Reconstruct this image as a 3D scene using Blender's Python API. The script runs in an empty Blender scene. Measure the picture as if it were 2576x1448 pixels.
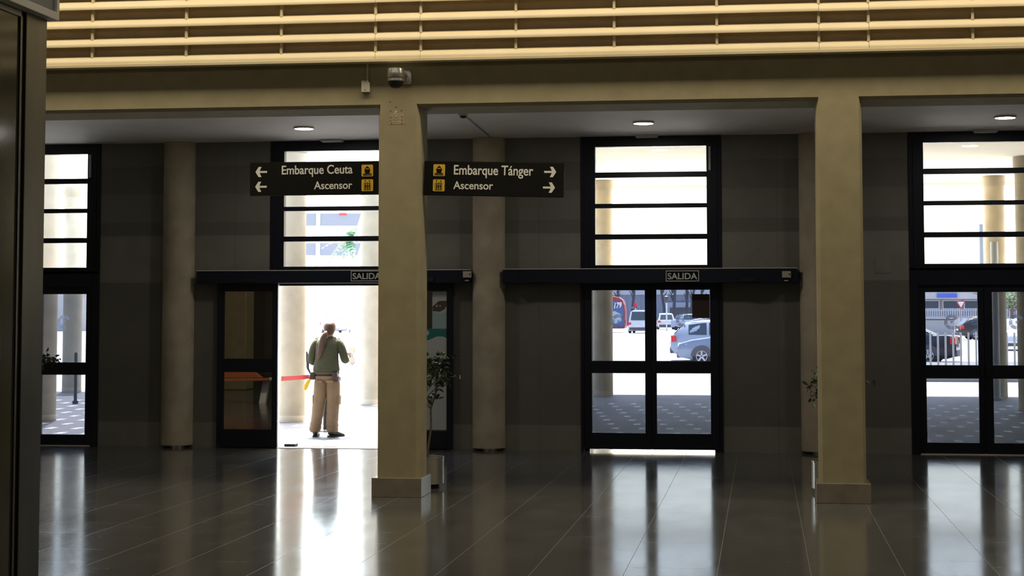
import bpy, bmesh, math, random
from mathutils import Vector, Matrix
random.seed(7)
S = bpy.context.scene
COL = S.collection
PI = math.pi

# ------------------------------------------------------------------ camera, sky, sun, lights, exposure
cam_d = bpy.data.cameras.new('camera')
cam = bpy.data.objects.new('camera', cam_d); COL.objects.link(cam)
cam_d.sensor_width = 36.0
cam_d.lens = 4465.1 / 2576 * 36.0
cam_d.shift_y = -(724 - 504.64) / 2576          # the photograph is cropped off-centre
cam_d.clip_end = 900
YAW, PIT, ROL = 0.1392, 0.0628, -0.0008
fw = Vector((-math.sin(YAW) * math.cos(PIT), math.cos(YAW) * math.cos(PIT), math.sin(PIT)))
rt0 = Vector((math.cos(YAW), math.sin(YAW), 0)); up0 = rt0.cross(fw)
rt = rt0 * math.cos(ROL) + up0 * math.sin(ROL); up = up0 * math.cos(ROL) - rt0 * math.sin(ROL)
cam.matrix_world = Matrix(((rt.x, up.x, -fw.x, 0), (rt.y, up.y, -fw.y, 0), (rt.z, up.z, -fw.z, 1.78), (0, 0, 0, 1)))
S.camera = cam

S.view_settings.view_transform = 'Standard'
S.view_settings.look = 'None'
S.view_settings.exposure = 0.0
S.view_settings.gamma = 1.0
S.view_settings.use_curve_mapping = False
S.cycles.use_denoising = True
S.cycles.max_bounces = 10
S.cycles.diffuse_bounces = 5
S.cycles.glossy_bounces = 5
S.cycles.transparent_max_bounces = 16
S.cycles.sample_clamp_indirect = 12.0
S.cycles.caustics_reflective = True
S.cycles.caustics_refractive = False

w = bpy.data.worlds.new('sky'); S.world = w
w.use_nodes = True
nt = w.node_tree
bg = nt.nodes['Background']
sky = nt.nodes.new('ShaderNodeTexSky')
sky.sky_type = 'NISHITA'
sky.sun_disc = False
sky.sun_elevation = math.radians(69)
sky.sun_rotation = math.radians(20)
sky.air_density = 1.3
sky.dust_density = 4.0
nt.links.new(sky.outputs[0], bg.inputs[0])
bg.inputs[1].default_value = 1.7

sun_d = bpy.data.lights.new('sun', 'SUN')
sun_d.energy = 34.0
sun_d.angle = math.radians(0.6)
sun_d.color = (1.0, 0.95, 0.87)
sun = bpy.data.objects.new('sun', sun_d); COL.objects.link(sun)
sun.rotation_euler = Vector((0.10, -0.345, -0.933)).to_track_quat('-Z', 'Y').to_euler()

def area(name, loc, size, power, color, rot=(0, 0, 0)):
    d = bpy.data.lights.new(name, 'AREA'); d.shape = 'RECTANGLE'
    d.size, d.size_y = size; d.energy = power; d.color = color
    o = bpy.data.objects.new(name, d); COL.objects.link(o)
    o.location = loc; o.rotation_euler = rot
    return o
# ceiling luminaire of the tall hall in front of the arcade, then a fill
area('hall_overhead_light', (-2.0, 15.75, 6.7), (17, 0.8), 420, (1.0, 0.86, 0.63))
area('hall_overhead_light', (-4.0, 7.0, 6.9), (20, 3.5), 190, (1.0, 0.90, 0.74))  # broad fill light added to lift the lower pillars and hall

# ------------------------------------------------------------------ materials
def nodes(name):
    m = bpy.data.materials.new(name); m.use_nodes = True
    t = m.node_tree
    return m, t, t.nodes['Principled BSDF']

def mat(name, col, rough=0.6, metal=0.0, noise=0.0, nscale=8.0, spec=0.5, bump=0.0, stretch=None):
    m, t, b = nodes(name)
    b.inputs['Base Color'].default_value = (*col, 1)
    b.inputs['Roughness'].default_value = rough
    b.inputs['Metallic'].default_value = metal
    b.inputs['Specular IOR Level'].default_value = spec
    if noise > 0 or bump > 0:
        tc = t.nodes.new('ShaderNodeTexCoord'); mp = t.nodes.new('ShaderNodeMapping')
        if stretch: mp.inputs['Scale'].default_value = stretch
        nz = t.nodes.new('ShaderNodeTexNoise')
        nz.inputs['Scale'].default_value = nscale; nz.inputs['Detail'].default_value = 6
        t.links.new(tc.outputs['Object'], mp.inputs[0]); t.links.new(mp.outputs[0], nz.inputs['Vector'])
        if noise > 0:
            r = t.nodes.new('ShaderNodeValToRGB')
            r.color_ramp.elements[0].position = 0.3; r.color_ramp.elements[1].position = 0.7
            r.color_ramp.elements[0].color = (*[c * (1 - noise) for c in col], 1)
            r.color_ramp.elements[1].color = (*[min(1, c * (1 + noise)) for c in col], 1)
            t.links.new(nz.outputs['Fac'], r.inputs[0]); t.links.new(r.outputs[0], b.inputs['Base Color'])
        if bump > 0:
            bp = t.nodes.new('ShaderNodeBump'); bp.inputs['Strength'].default_value = bump
            bp.inputs['Distance'].default_value = 0.01
            t.links.new(nz.outputs['Fac'], bp.inputs['Height']); t.links.new(bp.outputs[0], b.inputs['Normal'])
    return m

def glass(name, tint, ior=1.5, extra=0.0):
    m = bpy.data.materials.new(name); m.use_nodes = True
    t = m.node_tree; t.nodes.remove(t.nodes['Principled BSDF'])
    out = t.nodes['Material Output']
    tr = t.nodes.new('ShaderNodeBsdfTransparent'); tr.inputs[0].default_value = (*tint, 1)
    gl = t.nodes.new('ShaderNodeBsdfGlossy'); gl.inputs['Roughness'].default_value = 0.01
    fr = t.nodes.new('ShaderNodeFresnel'); fr.inputs[0].default_value = ior
    ad = t.nodes.new('ShaderNodeMath'); ad.operation = 'ADD'; ad.inputs[1].default_value = extra; ad.use_clamp = True
    mx = t.nodes.new('ShaderNodeMixShader')
    t.links.new(fr.outputs[0], ad.inputs[0]); t.links.new(ad.outputs[0], mx.inputs[0])
    t.links.new(tr.outputs[0], mx.inputs[1]); t.links.new(gl.outputs[0], mx.inputs[2])
    t.links.new(mx.outputs[0], out.inputs[0])
    return m

def emit(name, col, strength):
    m = bpy.data.materials.new(name); m.use_nodes = True
    t = m.node_tree; t.nodes.remove(t.nodes['Principled BSDF'])
    e = t.nodes.new('ShaderNodeEmission'); e.inputs[0].default_value = (*col, 1); e.inputs[1].default_value = strength
    t.links.new(e.outputs[0], t.nodes['Material Output'].inputs[0])
    return m

def M(t, op, a, b=None, c=None):
    n = t.nodes.new('ShaderNodeMath'); n.operation = op
    for i, v in enumerate((a, b, c)):
        if v is None: continue
        if isinstance(v, (int, float)): n.inputs[i].default_value = v
        else: t.links.new(v, n.inputs[i])
    return n.outputs[0]

def mixc(t, fac, a, b):
    n = t.nodes.new('ShaderNodeMix'); n.data_type = 'RGBA'
    if isinstance(fac, (int, float)): n.inputs[0].default_value = fac
    else: t.links.new(fac, n.inputs[0])
    for i, v in ((6, a), (7, b)):
        if isinstance(v, tuple): n.inputs[i].default_value = (*v, 1)
        else: t.links.new(v, n.inputs[i])
    return n.outputs[2]

def coords(t):
    tc = t.nodes.new('ShaderNodeTexCoord'); sp = t.nodes.new('ShaderNodeSeparateXYZ')
    t.links.new(tc.outputs['Object'], sp.inputs[0])
    return tc.outputs['Object'], sp.outputs[0], sp.outputs[1], sp.outputs[2]

def noise(t, vec, scale, detail=5, stretch=None):
    if stretch:
        mp = t.nodes.new('ShaderNodeMapping'); mp.inputs['Scale'].default_value = stretch
        t.links.new(vec, mp.inputs[0]); vec = mp.outputs[0]
    n = t.nodes.new('ShaderNodeTexNoise'); n.inputs['Scale'].default_value = scale; n.inputs['Detail'].default_value = detail
    t.links.new(vec, n.inputs['Vector'])
    return n.outputs['Fac']

def floor_material():
    m, t, b = nodes('polished_stone_floor')
    v, x, y, z = coords(t)
    TX, TY = 0.632, 0.69
    ux = M(t, 'DIVIDE', M(t, 'ADD', x, 0.946 + 0.632 * 40), TX)
    ix = M(t, 'FLOOR', ux); fx = M(t, 'FRACT', ux)
    off = M(t, 'MULTIPLY', M(t, 'FRACT', M(t, 'MULTIPLY', ix, 0.371)), 1.0)
    uy = M(t, 'ADD', M(t, 'DIVIDE', M(t, 'ADD', y, 40.0), TY), off)
    iy = M(t, 'FLOOR', uy); fy = M(t, 'FRACT', uy)
    gx = M(t, 'MINIMUM', fx, M(t, 'SUBTRACT', 1.0, fx)); gy = M(t, 'MINIMUM', fy, M(t, 'SUBTRACT', 1.0, fy))
    line = M(t, 'MAXIMUM', M(t, 'LESS_THAN', gx, 0.0032), M(t, 'MULTIPLY', M(t, 'LESS_THAN', gy, 0.0035), 0.4))
    rnd = t.nodes.new('ShaderNodeTexWhiteNoise'); rnd.noise_dimensions = '2D'
    cb = t.nodes.new('ShaderNodeCombineXYZ'); t.links.new(ix, cb.inputs[0]); t.links.new(iy, cb.inputs[1])
    t.links.new(cb.outputs[0], rnd.inputs['Vector'])
    n1 = noise(t, v, 2.2, 8, (1.6, 0.5, 1)); n2 = noise(t, v, 26, 5)
    c = mixc(t, n1, (0.068, 0.070, 0.066), (0.15, 0.153, 0.148))
    c = mixc(t, M(t, 'MULTIPLY', rnd.outputs[0], 0.45), c, (0.10, 0.10, 0.092))
    c = mixc(t, M(t, 'MULTIPLY', line, 0.6), c, (0.25, 0.247, 0.24))
    t.links.new(c, b.inputs['Base Color'])
    r = M(t, 'ADD', 0.05, M(t, 'ADD', M(t, 'MULTIPLY', n1, 0.10), M(t, 'MULTIPLY', n2, 0.05)))
    r = M(t, 'ADD', r, M(t, 'MULTIPLY', line, 0.35))
    t.links.new(r, b.inputs['Roughness'])
    b.inputs['Specular IOR Level'].default_value = 0.7
    bp = t.nodes.new('ShaderNodeBump'); bp.inputs['Strength'].default_value = 0.006; bp.inputs['Distance'].default_value = 0.003
    t.links.new(n2, bp.inputs['Height']); t.links.new(bp.outputs[0], b.inputs['Normal'])
    return m

def wall_material():
    # bands of rough dark and smoother light concrete, as the wall is cast
    m, t, b = nodes('banded_concrete_wall')
    v, x, y, z = coords(t)
    n1 = noise(t, v, 3.0, 6); n2 = noise(t, v, 40, 4)
    r = t.nodes.new('ShaderNodeValToRGB'); r.color_ramp.interpolation = 'CONSTANT'
    cr = r.color_ramp
    dark = (0.22, 0.21, 0.18, 1); light = (0.36, 0.35, 0.30, 1); mid = (0.28, 0.27, 0.23, 1)
    stops = [(0.0, light), (0.315, dark), (2.17, light), (2.805, dark), (2.98, mid), (3.35, dark), (3.735, mid)]
    while len(cr.elements) < len(stops): cr.elements.new(0.5)
    for e, (zz, c) in zip(cr.elements, stops): e.position = zz / 4.2; e.color = c
    t.links.new(M(t, 'DIVIDE', z, 4.2), r.inputs[0])
    # patched vertical panels
    px = M(t, 'FRACT', M(t, 'MULTIPLY', x, 0.41)); patch = M(t, 'MULTIPLY', M(t, 'GREATER_THAN', px, 0.55), 0.25)
    c = mixc(t, M(t, 'MULTIPLY', patch, n1), r.outputs[0], (0.24, 0.235, 0.21))
    c = mixc(t, M(t, 'MULTIPLY', n1, 0.45), c, (0.10, 0.097, 0.085))
    c = mixc(t, M(t, 'MULTIPLY', n2, 0.25), c, (0.07, 0.067, 0.06))
    # vertical joints
    j = M(t, 'LESS_THAN', M(t, 'FRACT', M(t, 'MULTIPLY', M(t, 'ADD', x, 10.0), 0.98)), 0.008)
    c = mixc(t, M(t, 'MULTIPLY', j, 0.3), c, (0.05, 0.05, 0.045))
    t.links.new(c, b.inputs['Base Color'])
    b.inputs['Roughness'].default_value = 0.8
    bp = t.nodes.new('ShaderNodeBump'); bp.inputs['Strength'].default_value = 0.3; bp.inputs['Distance'].default_value = 0.006
    t.links.new(n2, bp.inputs['Height']); t.links.new(bp.outputs[0], b.inputs['Normal'])
    return m

def portico_material():
    m, t, b = nodes('portico_paving')
    v, x, y, z = coords(t)
    ux = M(t, 'DIVIDE', M(t, 'ADD', x, 60.0), 0.42)
    iy = M(t, 'FLOOR', M(t, 'DIVIDE', y, 1.05))
    fx = M(t, 'FRACT', M(t, 'ADD', ux, M(t, 'MULTIPLY', iy, 0.37)))
    fy = M(t, 'FRACT', M(t, 'DIVIDE', y, 1.05))
    n1 = noise(t, v, 1.3, 6); n2 = noise(t, v, 14, 4)
    dash = M(t, 'MULTIPLY', M(t, 'LESS_THAN', fx, 0.26), M(t, 'LESS_THAN', fy, 0.32))
    dash = M(t, 'MULTIPLY', dash, M(t, 'GREATER_THAN', n2, 0.44))
    dash = M(t, 'MULTIPLY', dash, M(t, 'LESS_THAN', y, 35.4))
    joint = M(t, 'LESS_THAN', M(t, 'FRACT', M(t, 'DIVIDE', y, 0.52)), 0.05)
    c = mixc(t, n1, (0.055, 0.055, 0.058), (0.10, 0.10, 0.104))
    c = mixc(t, M(t, 'MULTIPLY', joint, 0.6), c, (0.035, 0.035, 0.038))
    c = mixc(t, dash, c, (0.60, 0.61, 0.61))
    t.links.new(c, b.inputs['Base Color'])
    t.links.new(M(t, 'ADD', 0.45, M(t, 'MULTIPLY', n1, 0.3)), b.inputs['Roughness'])
    b.inputs['Specular IOR Level'].default_value = 0.3
    return m

def metal_facade():
    m, t, b = nodes('blue_grey_cladding')
    v, x, y, z = coords(t)
    s = M(t, 'FRACT', M(t, 'MULTIPLY', x, 0.55)); j = M(t, 'LESS_THAN', s, 0.10)
    n1 = noise(t, v, 0.25, 4, (1.5, 1, 0.15))
    c = mixc(t, n1, (0.12, 0.15, 0.22), (0.19, 0.23, 0.31))
    c = mixc(t, M(t, 'MULTIPLY', j, 0.5), c, (0.09, 0.11, 0.16))
    t.links.new(c, b.inputs['Base Color']); b.inputs['Roughness'].default_value = 0.6
    return m

MT = dict(
    floor=floor_material(), wall=wall_material(), portico=portico_material(), clad=metal_facade(),
    ceil=mat('white_ceiling_paint', (0.90, 0.86, 0.80), 0.7, noise=0.03, nscale=2),
    render=mat('olive_beige_render', (0.385, 0.338, 0.205), 0.85, noise=0.08, nscale=5, bump=0.15),
    plinth=mat('polished_brown_stone', (0.26, 0.235, 0.185), 0.16, noise=0.15, nscale=6),
    column=mat('grey_beige_concrete', (0.55, 0.48, 0.35), 0.8, noise=0.18, nscale=3.5, bump=0.12),
    soffit=mat('cream_soffit_render', (0.86, 0.80, 0.62), 0.8, noise=0.04, nscale=1),
    outcol=mat('pale_concrete', (0.42, 0.355, 0.25), 0.8, noise=0.12, nscale=3, bump=0.1),
    louver=mat('cream_painted_wood', (0.70, 0.595, 0.385), 0.45, noise=0.04, nscale=3),
    louver_back=mat('cream_painted_board', (0.60, 0.475, 0.29), 0.6, noise=0.08, nscale=4),
    hall=mat('hall_plaster', (0.30, 0.28, 0.23), 0.8, noise=0.1, nscale=1),
    navy=mat('navy_painted_aluminium', (0.011, 0.014, 0.025), 0.38, spec=0.4),
    navy2=mat('navy_rail_paint', (0.012, 0.017, 0.030), 0.42, spec=0.4),
    black=mat('black_plastic', (0.012, 0.012, 0.013), 0.45),
    rubber=mat('dark_rubber', (0.02, 0.02, 0.02), 0.8),
    glassdoor=glass('tinted_door_glass', (0.40, 0.415, 0.45), 1.5, 0.0),
    glasswin=glass('clear_window_glass', (0.93, 0.93, 0.92), 1.45),
    glassleaf=glass('tinted_leaf_glass', (0.36, 0.38, 0.43), 1.5, 0.5),
    frost=None,
    steel=mat('brushed_steel', (0.72, 0.70, 0.65), 0.24, 0.85),
    steeldark=mat('dull_steel_cladding', (0.15, 0.148, 0.125), 0.36, 1.0, noise=0.15, nscale=2, stretch=(3, 3, .6)),
    alu=mat('satin_aluminium', (0.80, 0.77, 0.70), 0.5, 0.0),
    white=mat('white_plastic', (0.78, 0.77, 0.74), 0.5),
    ivory=mat('ivory_plastic', (0.62, 0.58, 0.47), 0.5),
    greyplastic=mat('light_grey_plastic', (0.52, 0.53, 0.55), 0.5),
    sign=mat('charcoal_sign_enamel', (0.009, 0.009, 0.008), 0.7, spec=0.15),
    letter=mat('off_white_lettering', (0.92, 0.92, 0.86), 0.6),
    yellow=mat('signal_yellow', (0.95, 0.60, 0.06), 0.5),
    dimletter=mat('grey_photoluminescent', (0.80, 0.83, 0.78), 0.6),
    soil=mat('potting_soil', (0.035, 0.025, 0.018), 0.95, noise=0.4, nscale=30),
    bark=mat('grey_brown_bark', (0.16, 0.12, 0.085), 0.85, noise=0.3, nscale=20),
    darkbark=mat('dark_bark', (0.05, 0.055, 0.07), 0.9, noise=0.2, nscale=4),
    leaf=mat('dark_green_leaf', (0.045, 0.075, 0.028), 0.35, noise=0.25, nscale=5),
    leaf2=mat('tree_leaf_green', (0.20, 0.30, 0.10), 0.6, noise=0.3, nscale=2),
    palm=mat('palm_frond_green', (0.07, 0.17, 0.085), 0.6, noise=0.2, nscale=2),
    skin=mat('skin', (0.58, 0.36, 0.26), 0.55),
    hair=mat('brown_hair', (0.11, 0.060, 0.040), 0.45, noise=0.35, nscale=40, stretch=(6, 6, .5)),
    sweater=mat('olive_wool_knit', (0.078, 0.082, 0.048), 0.95, noise=0.16, nscale=55, bump=0.5),
    khaki=mat('khaki_cotton', (0.25, 0.168, 0.105), 0.9, noise=0.12, nscale=9, bump=0.3),
    boots=mat('black_leather', (0.022, 0.018, 0.018), 0.4),
    pouch=mat('dark_brown_leather', (0.055, 0.035, 0.030), 0.5),
    lilac=mat('lilac_plastic_card', (0.55, 0.50, 0.70), 0.4),
    red=mat('red_webbing', (0.72, 0.045, 0.06), 0.7),
    tag=mat('yellow_plastic', (0.92, 0.58, 0.02), 0.4),
    ground=mat('sunlit_concrete', (0.52, 0.51, 0.49), 0.9, noise=0.08, nscale=.6),
    kerb=mat('kerb_stone', (0.20, 0.20, 0.20), 0.8, noise=0.1, nscale=4),
    orange=mat('orange_plastic_seat', (0.62, 0.22, 0.08), 0.4),
    carglass=mat('car_window_glass', (0.045, 0.065, 0.080), 0.08, spec=0.8),
    tyre=mat('tyre_rubber', (0.035, 0.035, 0.036), 0.85),
    rim=mat('alloy_rim', (0.55, 0.56, 0.60), 0.3, 0.7),
    bumper=mat('grey_bumper_plastic', (0.09, 0.09, 0.10), 0.6),
    redlamp=mat('red_lamp_lens', (0.62, 0.03, 0.03), 0.2),
    clearlamp=mat('clear_lamp_lens', (0.75, 0.78, 0.80), 0.15),
    plate=mat('number_plate', (0.75, 0.75, 0.72), 0.5),
    carwhite=mat('white_car_paint', (0.62, 0.64, 0.68), 0.25, spec=0.6),
    carsilver=mat('silver_blue_car_paint', (0.24, 0.29, 0.38), 0.25, 0.3),
    carwhite2=mat('pearl_car_paint', (0.33, 0.38, 0.47), 0.22),
    cardark=mat('charcoal_car_paint', (0.035, 0.035, 0.050), 0.2, 0.2),
    cargreen=mat('dark_brown_car_paint', (0.050, 0.042, 0.040), 0.2, 0.2),
    carblue=mat('light_blue_car_paint', (0.10, 0.18, 0.36), 0.25, 0.2),
    busred=mat('bus_red_paint', (0.30, 0.04, 0.055), 0.35),
    busblue=mat('bus_blue_paint', (0.07, 0.12, 0.28), 0.35),
    buspale=mat('bus_pale_paint', (0.36, 0.45, 0.50), 0.4),
    bwhite=mat('white_render_facade', (0.52, 0.51, 0.50), 0.85, noise=0.06, nscale=.5),
    band=mat('grey_blue_glazing_band', (0.10, 0.11, 0.14), 0.6),
    bgrey=mat('grey_roof_panel', (0.34, 0.36, 0.42), 0.7, noise=0.08, nscale=.4),
    bbeige=mat('beige_render_facade', (0.24, 0.22, 0.205), 0.85, noise=0.06, nscale=.5),
    bblue=mat('blue_sign_panel', (0.08, 0.14, 0.55), 0.5),
    bwin=mat('dark_facade_glass', (0.05, 0.065, 0.085), 0.2),
    grey=mat('grey_painted_steel', (0.30, 0.31, 0.33), 0.5),
    darkpole=mat('dark_steel_pole', (0.06, 0.065, 0.08), 0.5),
    stainless=mat('stainless_post', (0.52, 0.50, 0.47), 0.35, 0.7),
    fencewhite=mat('white_fence_paint', (0.40, 0.44, 0.52), 0.6),
    hole=mat('dark_hole', (0.03, 0.025, 0.02), 0.9),
    putty=mat('pale_filler', (0.62, 0.56, 0.42), 0.9),
    scar=mat('unpainted_render', (0.45, 0.365, 0.225), 0.9, noise=0.12, nscale=12),
    teal=mat('teal_print', (0.02, 0.20, 0.19), 0.5),
    paper=mat('poster_paper', (0.55, 0.58, 0.55), 0.6),
    maskblue=mat('pale_blue_print', (0.36, 0.50, 0.52), 0.6),
    skinprint=mat('brown_print', (0.10, 0.065, 0.05), 0.6),
    wlight=emit('warm_white_lamp', (1.0, 0.92, 0.84), 95.0),
)

def frosted(name, col):
    m = bpy.data.materials.new(name); m.use_nodes = True
    t = m.node_tree; t.nodes.remove(t.nodes['Principled BSDF'])
    tl = t.nodes.new('ShaderNodeBsdfTranslucent'); tl.inputs[0].default_value = (*col, 1)
    tr = t.nodes.new('ShaderNodeBsdfTransparent'); tr.inputs[0].default_value = (0.92, 0.94, 1.0, 1)
    mx = t.nodes.new('ShaderNodeMixShader'); mx.inputs[0].default_value = 0.40
    t.links.new(tr.outputs[0], mx.inputs[1]); t.links.new(tl.outputs[0], mx.inputs[2])
    t.links.new(mx.outputs[0], t.nodes['Material Output'].inputs[0])
    return m
MT['frost'] = frosted('frosted_film', (0.80, 0.84, 0.92))

# ------------------------------------------------------------------ helpers
def wloc(o):
    v = Vector((0, 0, 0))
    while o is not None:
        v += Vector(o.location); o = o.parent
    return v

def tag(o, label, cat, group=None, kind=None):
    o['label'] = label; o['category'] = cat
    if group: o['group'] = group
    if kind: o['kind'] = kind
    return o

def thing(name, loc, label, cat, group=None, kind=None):
    o = bpy.data.objects.new(name, None); COL.objects.link(o)
    o.location = loc; o.empty_display_size = 0.1
    return tag(o, label, cat, group, kind)

class MB:
    """collects shapes in world (or local) coordinates, then links them as one mesh object"""
    def __init__(self): self.bm = bmesh.new()
    def face(self, vs): 
        try: return self.bm.faces.new(vs)
        except ValueError: return None
    def box(self, x0, x1, y0, y1, z0, z1):
        v = [self.bm.verts.new((x, y, z)) for z in (z0, z1) for y in (y0, y1) for x in (x0, x1)]
        for f in ((0, 2, 3, 1), (4, 5, 7, 6), (0, 1, 5, 4), (2, 6, 7, 3), (0, 4, 6, 2), (1, 3, 7, 5)):
            self.face([v[i] for i in f])
        return self
    def rings(self, rs, cap=True, closed=True):
        vs = [[self.bm.verts.new(p) for p in r] for r in rs]
        n = len(vs[0])
        for a, b in zip(vs[:-1], vs[1:]):
            for i in range(n if closed else n - 1):
                self.face([a[i], a[(i + 1) % n], b[(i + 1) % n], b[i]])
        if cap:
            self.face(list(reversed(vs[0]))); self.face(vs[-1])
        return self
    def lathe(self, prof, cx=0, cy=0, n=32, cap=True):
        return self.rings([[(cx + r * math.cos(2 * PI * i / n), cy + r * math.sin(2 * PI * i / n), z) for i in range(n)] for r, z in prof], cap)
    def cyl(self, cx, cy, z0, z1, r, n=24, r2=None):
        return self.lathe([(r, z0), (r if r2 is None else r2, z1)], cx, cy, n)
    def prism_y(self, poly, y0, y1):          # polygon in x,z extruded along y
        a = [self.bm.verts.new((x, y0, z)) for x, z in poly]; b = [self.bm.verts.new((x, y1, z)) for x, z in poly]
        n = len(poly)
        for i in range(n): self.face([a[i], a[(i + 1) % n], b[(i + 1) % n], b[i]])
        self.face(list(reversed(a))); self.face(b)
        return self
    def prism_x(self, poly, x0, x1):          # polygon in y,z extruded along x
        a = [self.bm.verts.new((x0, y, z)) for y, z in poly]; b = [self.bm.verts.new((x1, y, z)) for y, z in poly]
        n = len(poly)
        for i in range(n): self.face([a[i], a[(i + 1) % n], b[(i + 1) % n], b[i]])
        self.face(list(reversed(a))); self.face(b)
        return self
    def prism_z(self, poly, z0, z1):
        a = [self.bm.verts.new((x, y, z0)) for x, y in poly]; b = [self.bm.verts.new((x, y, z1)) for x, y in poly]
        n = len(poly)
        for i in range(n): self.face([a[i], a[(i + 1) % n], b[(i + 1) % n], b[i]])
        self.face(list(reversed(a))); self.face(b)
        return self
    def tube(self, pts, rad, n=10, side=Vector((1, 0, 0))):
        """pts: path; rad: number, list of numbers, or list of (across, along) pairs"""
        pts = [Vector(p) for p in pts]; rs = []
        for i, p in enumerate(pts):
            tg = (pts[min(i + 1, len(pts) - 1)] - pts[max(i - 1, 0)]).normalized()
            a = side - tg * side.dot(tg)
            if a.length < 1e-3: a = Vector((0, 1, 0)) - tg * tg.y
            a.normalize(); b = tg.cross(a)
            r = rad[i] if isinstance(rad, list) else rad
            ra, rb = r if isinstance(r, tuple) else (r, r)
            rs.append([p + a * ra * math.cos(2 * PI * k / n) + b * rb * math.sin(2 * PI * k / n) for k in range(n)])
        return self.rings(rs)
    def ellipsoid(self, c, r, n=16, m=10):
        rs = []
        for j in range(1, m):
            t = PI * j / m - PI / 2
            rs.append([(c[0] + r[0] * math.cos(t) * math.cos(2 * PI * i / n), c[1] + r[1] * math.cos(t) * math.sin(2 * PI * i / n), c[2] + r[2] * math.sin(t)) for i in range(n)])
        return self.rings(rs)
    def quad(self, a, b, c, d):
        self.face([self.bm.verts.new(p) for p in (a, b, c, d)]); return self
    def build(self, name, m, parent=None, bevel=0.0, smooth=False, local=False, sub=0, seg=2):
        bmesh.ops.recalc_face_normals(self.bm, faces=self.bm.faces)
        me = bpy.data.meshes.new(name); 
        if parent is not None and not local:
            o = wloc(parent)
            for v in self.bm.verts: v.co -= o
        if smooth:
            for f in self.bm.faces: f.smooth = True
        self.bm.to_mesh(me); self.bm.free()
        me.materials.append(m)
        ob = bpy.data.objects.new(name, me); COL.objects.link(ob)
        if parent is not None: ob.parent = parent
        if bevel > 0:
            md = ob.modifiers.new('edge', 'BEVEL'); md.width = bevel; md.segments = seg; md.limit_method = 'ANGLE'; md.angle_limit = 0.6
        if sub:
            md = ob.modifiers.new('round', 'SUBSURF'); md.levels = sub; md.render_levels = sub
        if smooth and not sub:
            try: me.set_sharp_from_angle(angle=0.7)
            except Exception: pass
        return ob

def struct(ob, label, cat):
    return tag(ob, label, cat, kind='structure')

def copy_tree(o, parent=None):
    c = o.copy(); COL.objects.link(c)
    if parent is not None: c.parent = parent
    for ch in list(o.children): copy_tree(ch, c)
    return c

def text_mesh(name, s, m, parent, x0, x1, z0, z1, y, depth=0.003, rot=0.0, pivot=None, keep=False, bold=0.0, shear=0.0, flip=None):
    """raised lettering on a surface facing -y, fitted in the box x0..x1, z0..z1 (cap height + descenders)"""
    cu = bpy.data.curves.new(name, 'FONT'); cu.body = s; cu.size = 1.0; cu.extrude = 0.001; cu.offset = bold; cu.shear = shear
    tmp = bpy.data.objects.new(name + '_tmp', cu); COL.objects.link(tmp)
    dg = bpy.context.evaluated_depsgraph_get(); dg.update()
    me = bpy.data.meshes.new_from_object(tmp.evaluated_get(dg))
    bpy.data.objects.remove(tmp); bpy.data.curves.remove(cu)
    xs = [v.co.x for v in me.vertices]; ys = [v.co.y for v in me.vertices]
    ax, bx, ay, by = min(xs), max(xs), min(ys), max(ys)
    o = wloc(parent)
    for v in me.vertices:
        px = x0 + (v.co.x - ax) / (bx - ax) * (x1 - x0); pz = z0 + (v.co.y - ay) / (by - ay) * (z1 - z0)
        py = y + (-depth if v.co.z > 0 else 0.0)
        if rot and pivot:
            dx, dz = px - pivot[0], pz - pivot[1]
            px = pivot[0] + dx * math.cos(rot) - dz * math.sin(rot); pz = pivot[1] + dx * math.sin(rot) + dz * math.cos(rot)
        v.co = Vector((px, py, pz)) - o
    me.name = name
    me.materials.clear(); me.materials.append(m)
    ob = bpy.data.objects.new(name, me); COL.objects.link(ob); ob.parent = parent
    return ob

# ------------------------------------------------------------------ the setting: hall, arcade, back wall
YW = 22.9            # inner face of the back wall
ZC = 4.055           # lobby ceiling
YB = 17.0            # front face of the arcade
DOORS = [-9.715, -5.545, -1.400, 2.765]
COLX = [-11.87, -7.70, -3.51, 0.70, 4.9]

b = MB(); b.box(-15, 9.5, -4, YW + 0.34, -0.2, 0)
struct(b.build('floor', MT['floor']), 'dark polished stone floor with square tile joints mirroring the doors', 'floor')

b = MB()
xs = [-15.0] + [v for c in DOORS for v in (c - 0.905, c + 0.905)] + [9.5]
for i in range(0, len(xs), 2): b.box(xs[i], xs[i + 1], YW, YW + 0.34, 0, ZC + 0.5)
b.box(-15, 9.5, YW + 0.001, YW + 0.339, ZC + 0.01, ZC + 0.6)
struct(b.build('wall_back', MT['wall']), 'dark banded concrete wall holding the four glazed door bays', 'wall')

b = MB(); b.box(-15, 9.5, YB + 0.55, YW + 0.34, ZC, ZC + 0.2)
struct(b.build('ceiling', MT['ceil']), 'flat white lobby ceiling above the doors', 'ceiling')

# beam of the arcade, with chamfered lower edges
ZS = 3.79
b = MB()
b.prism_x([(YB, ZS + 0.028), (YB + 0.028 + 0.03, ZS), (YB + 0.66, ZS), (YB + 0.66, 5.4), (YB, 5.4)], -15, 9.5)
struct(b.build('beam', MT['render']), 'long olive beige rendered beam spanning the square pillars', 'beam')

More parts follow.
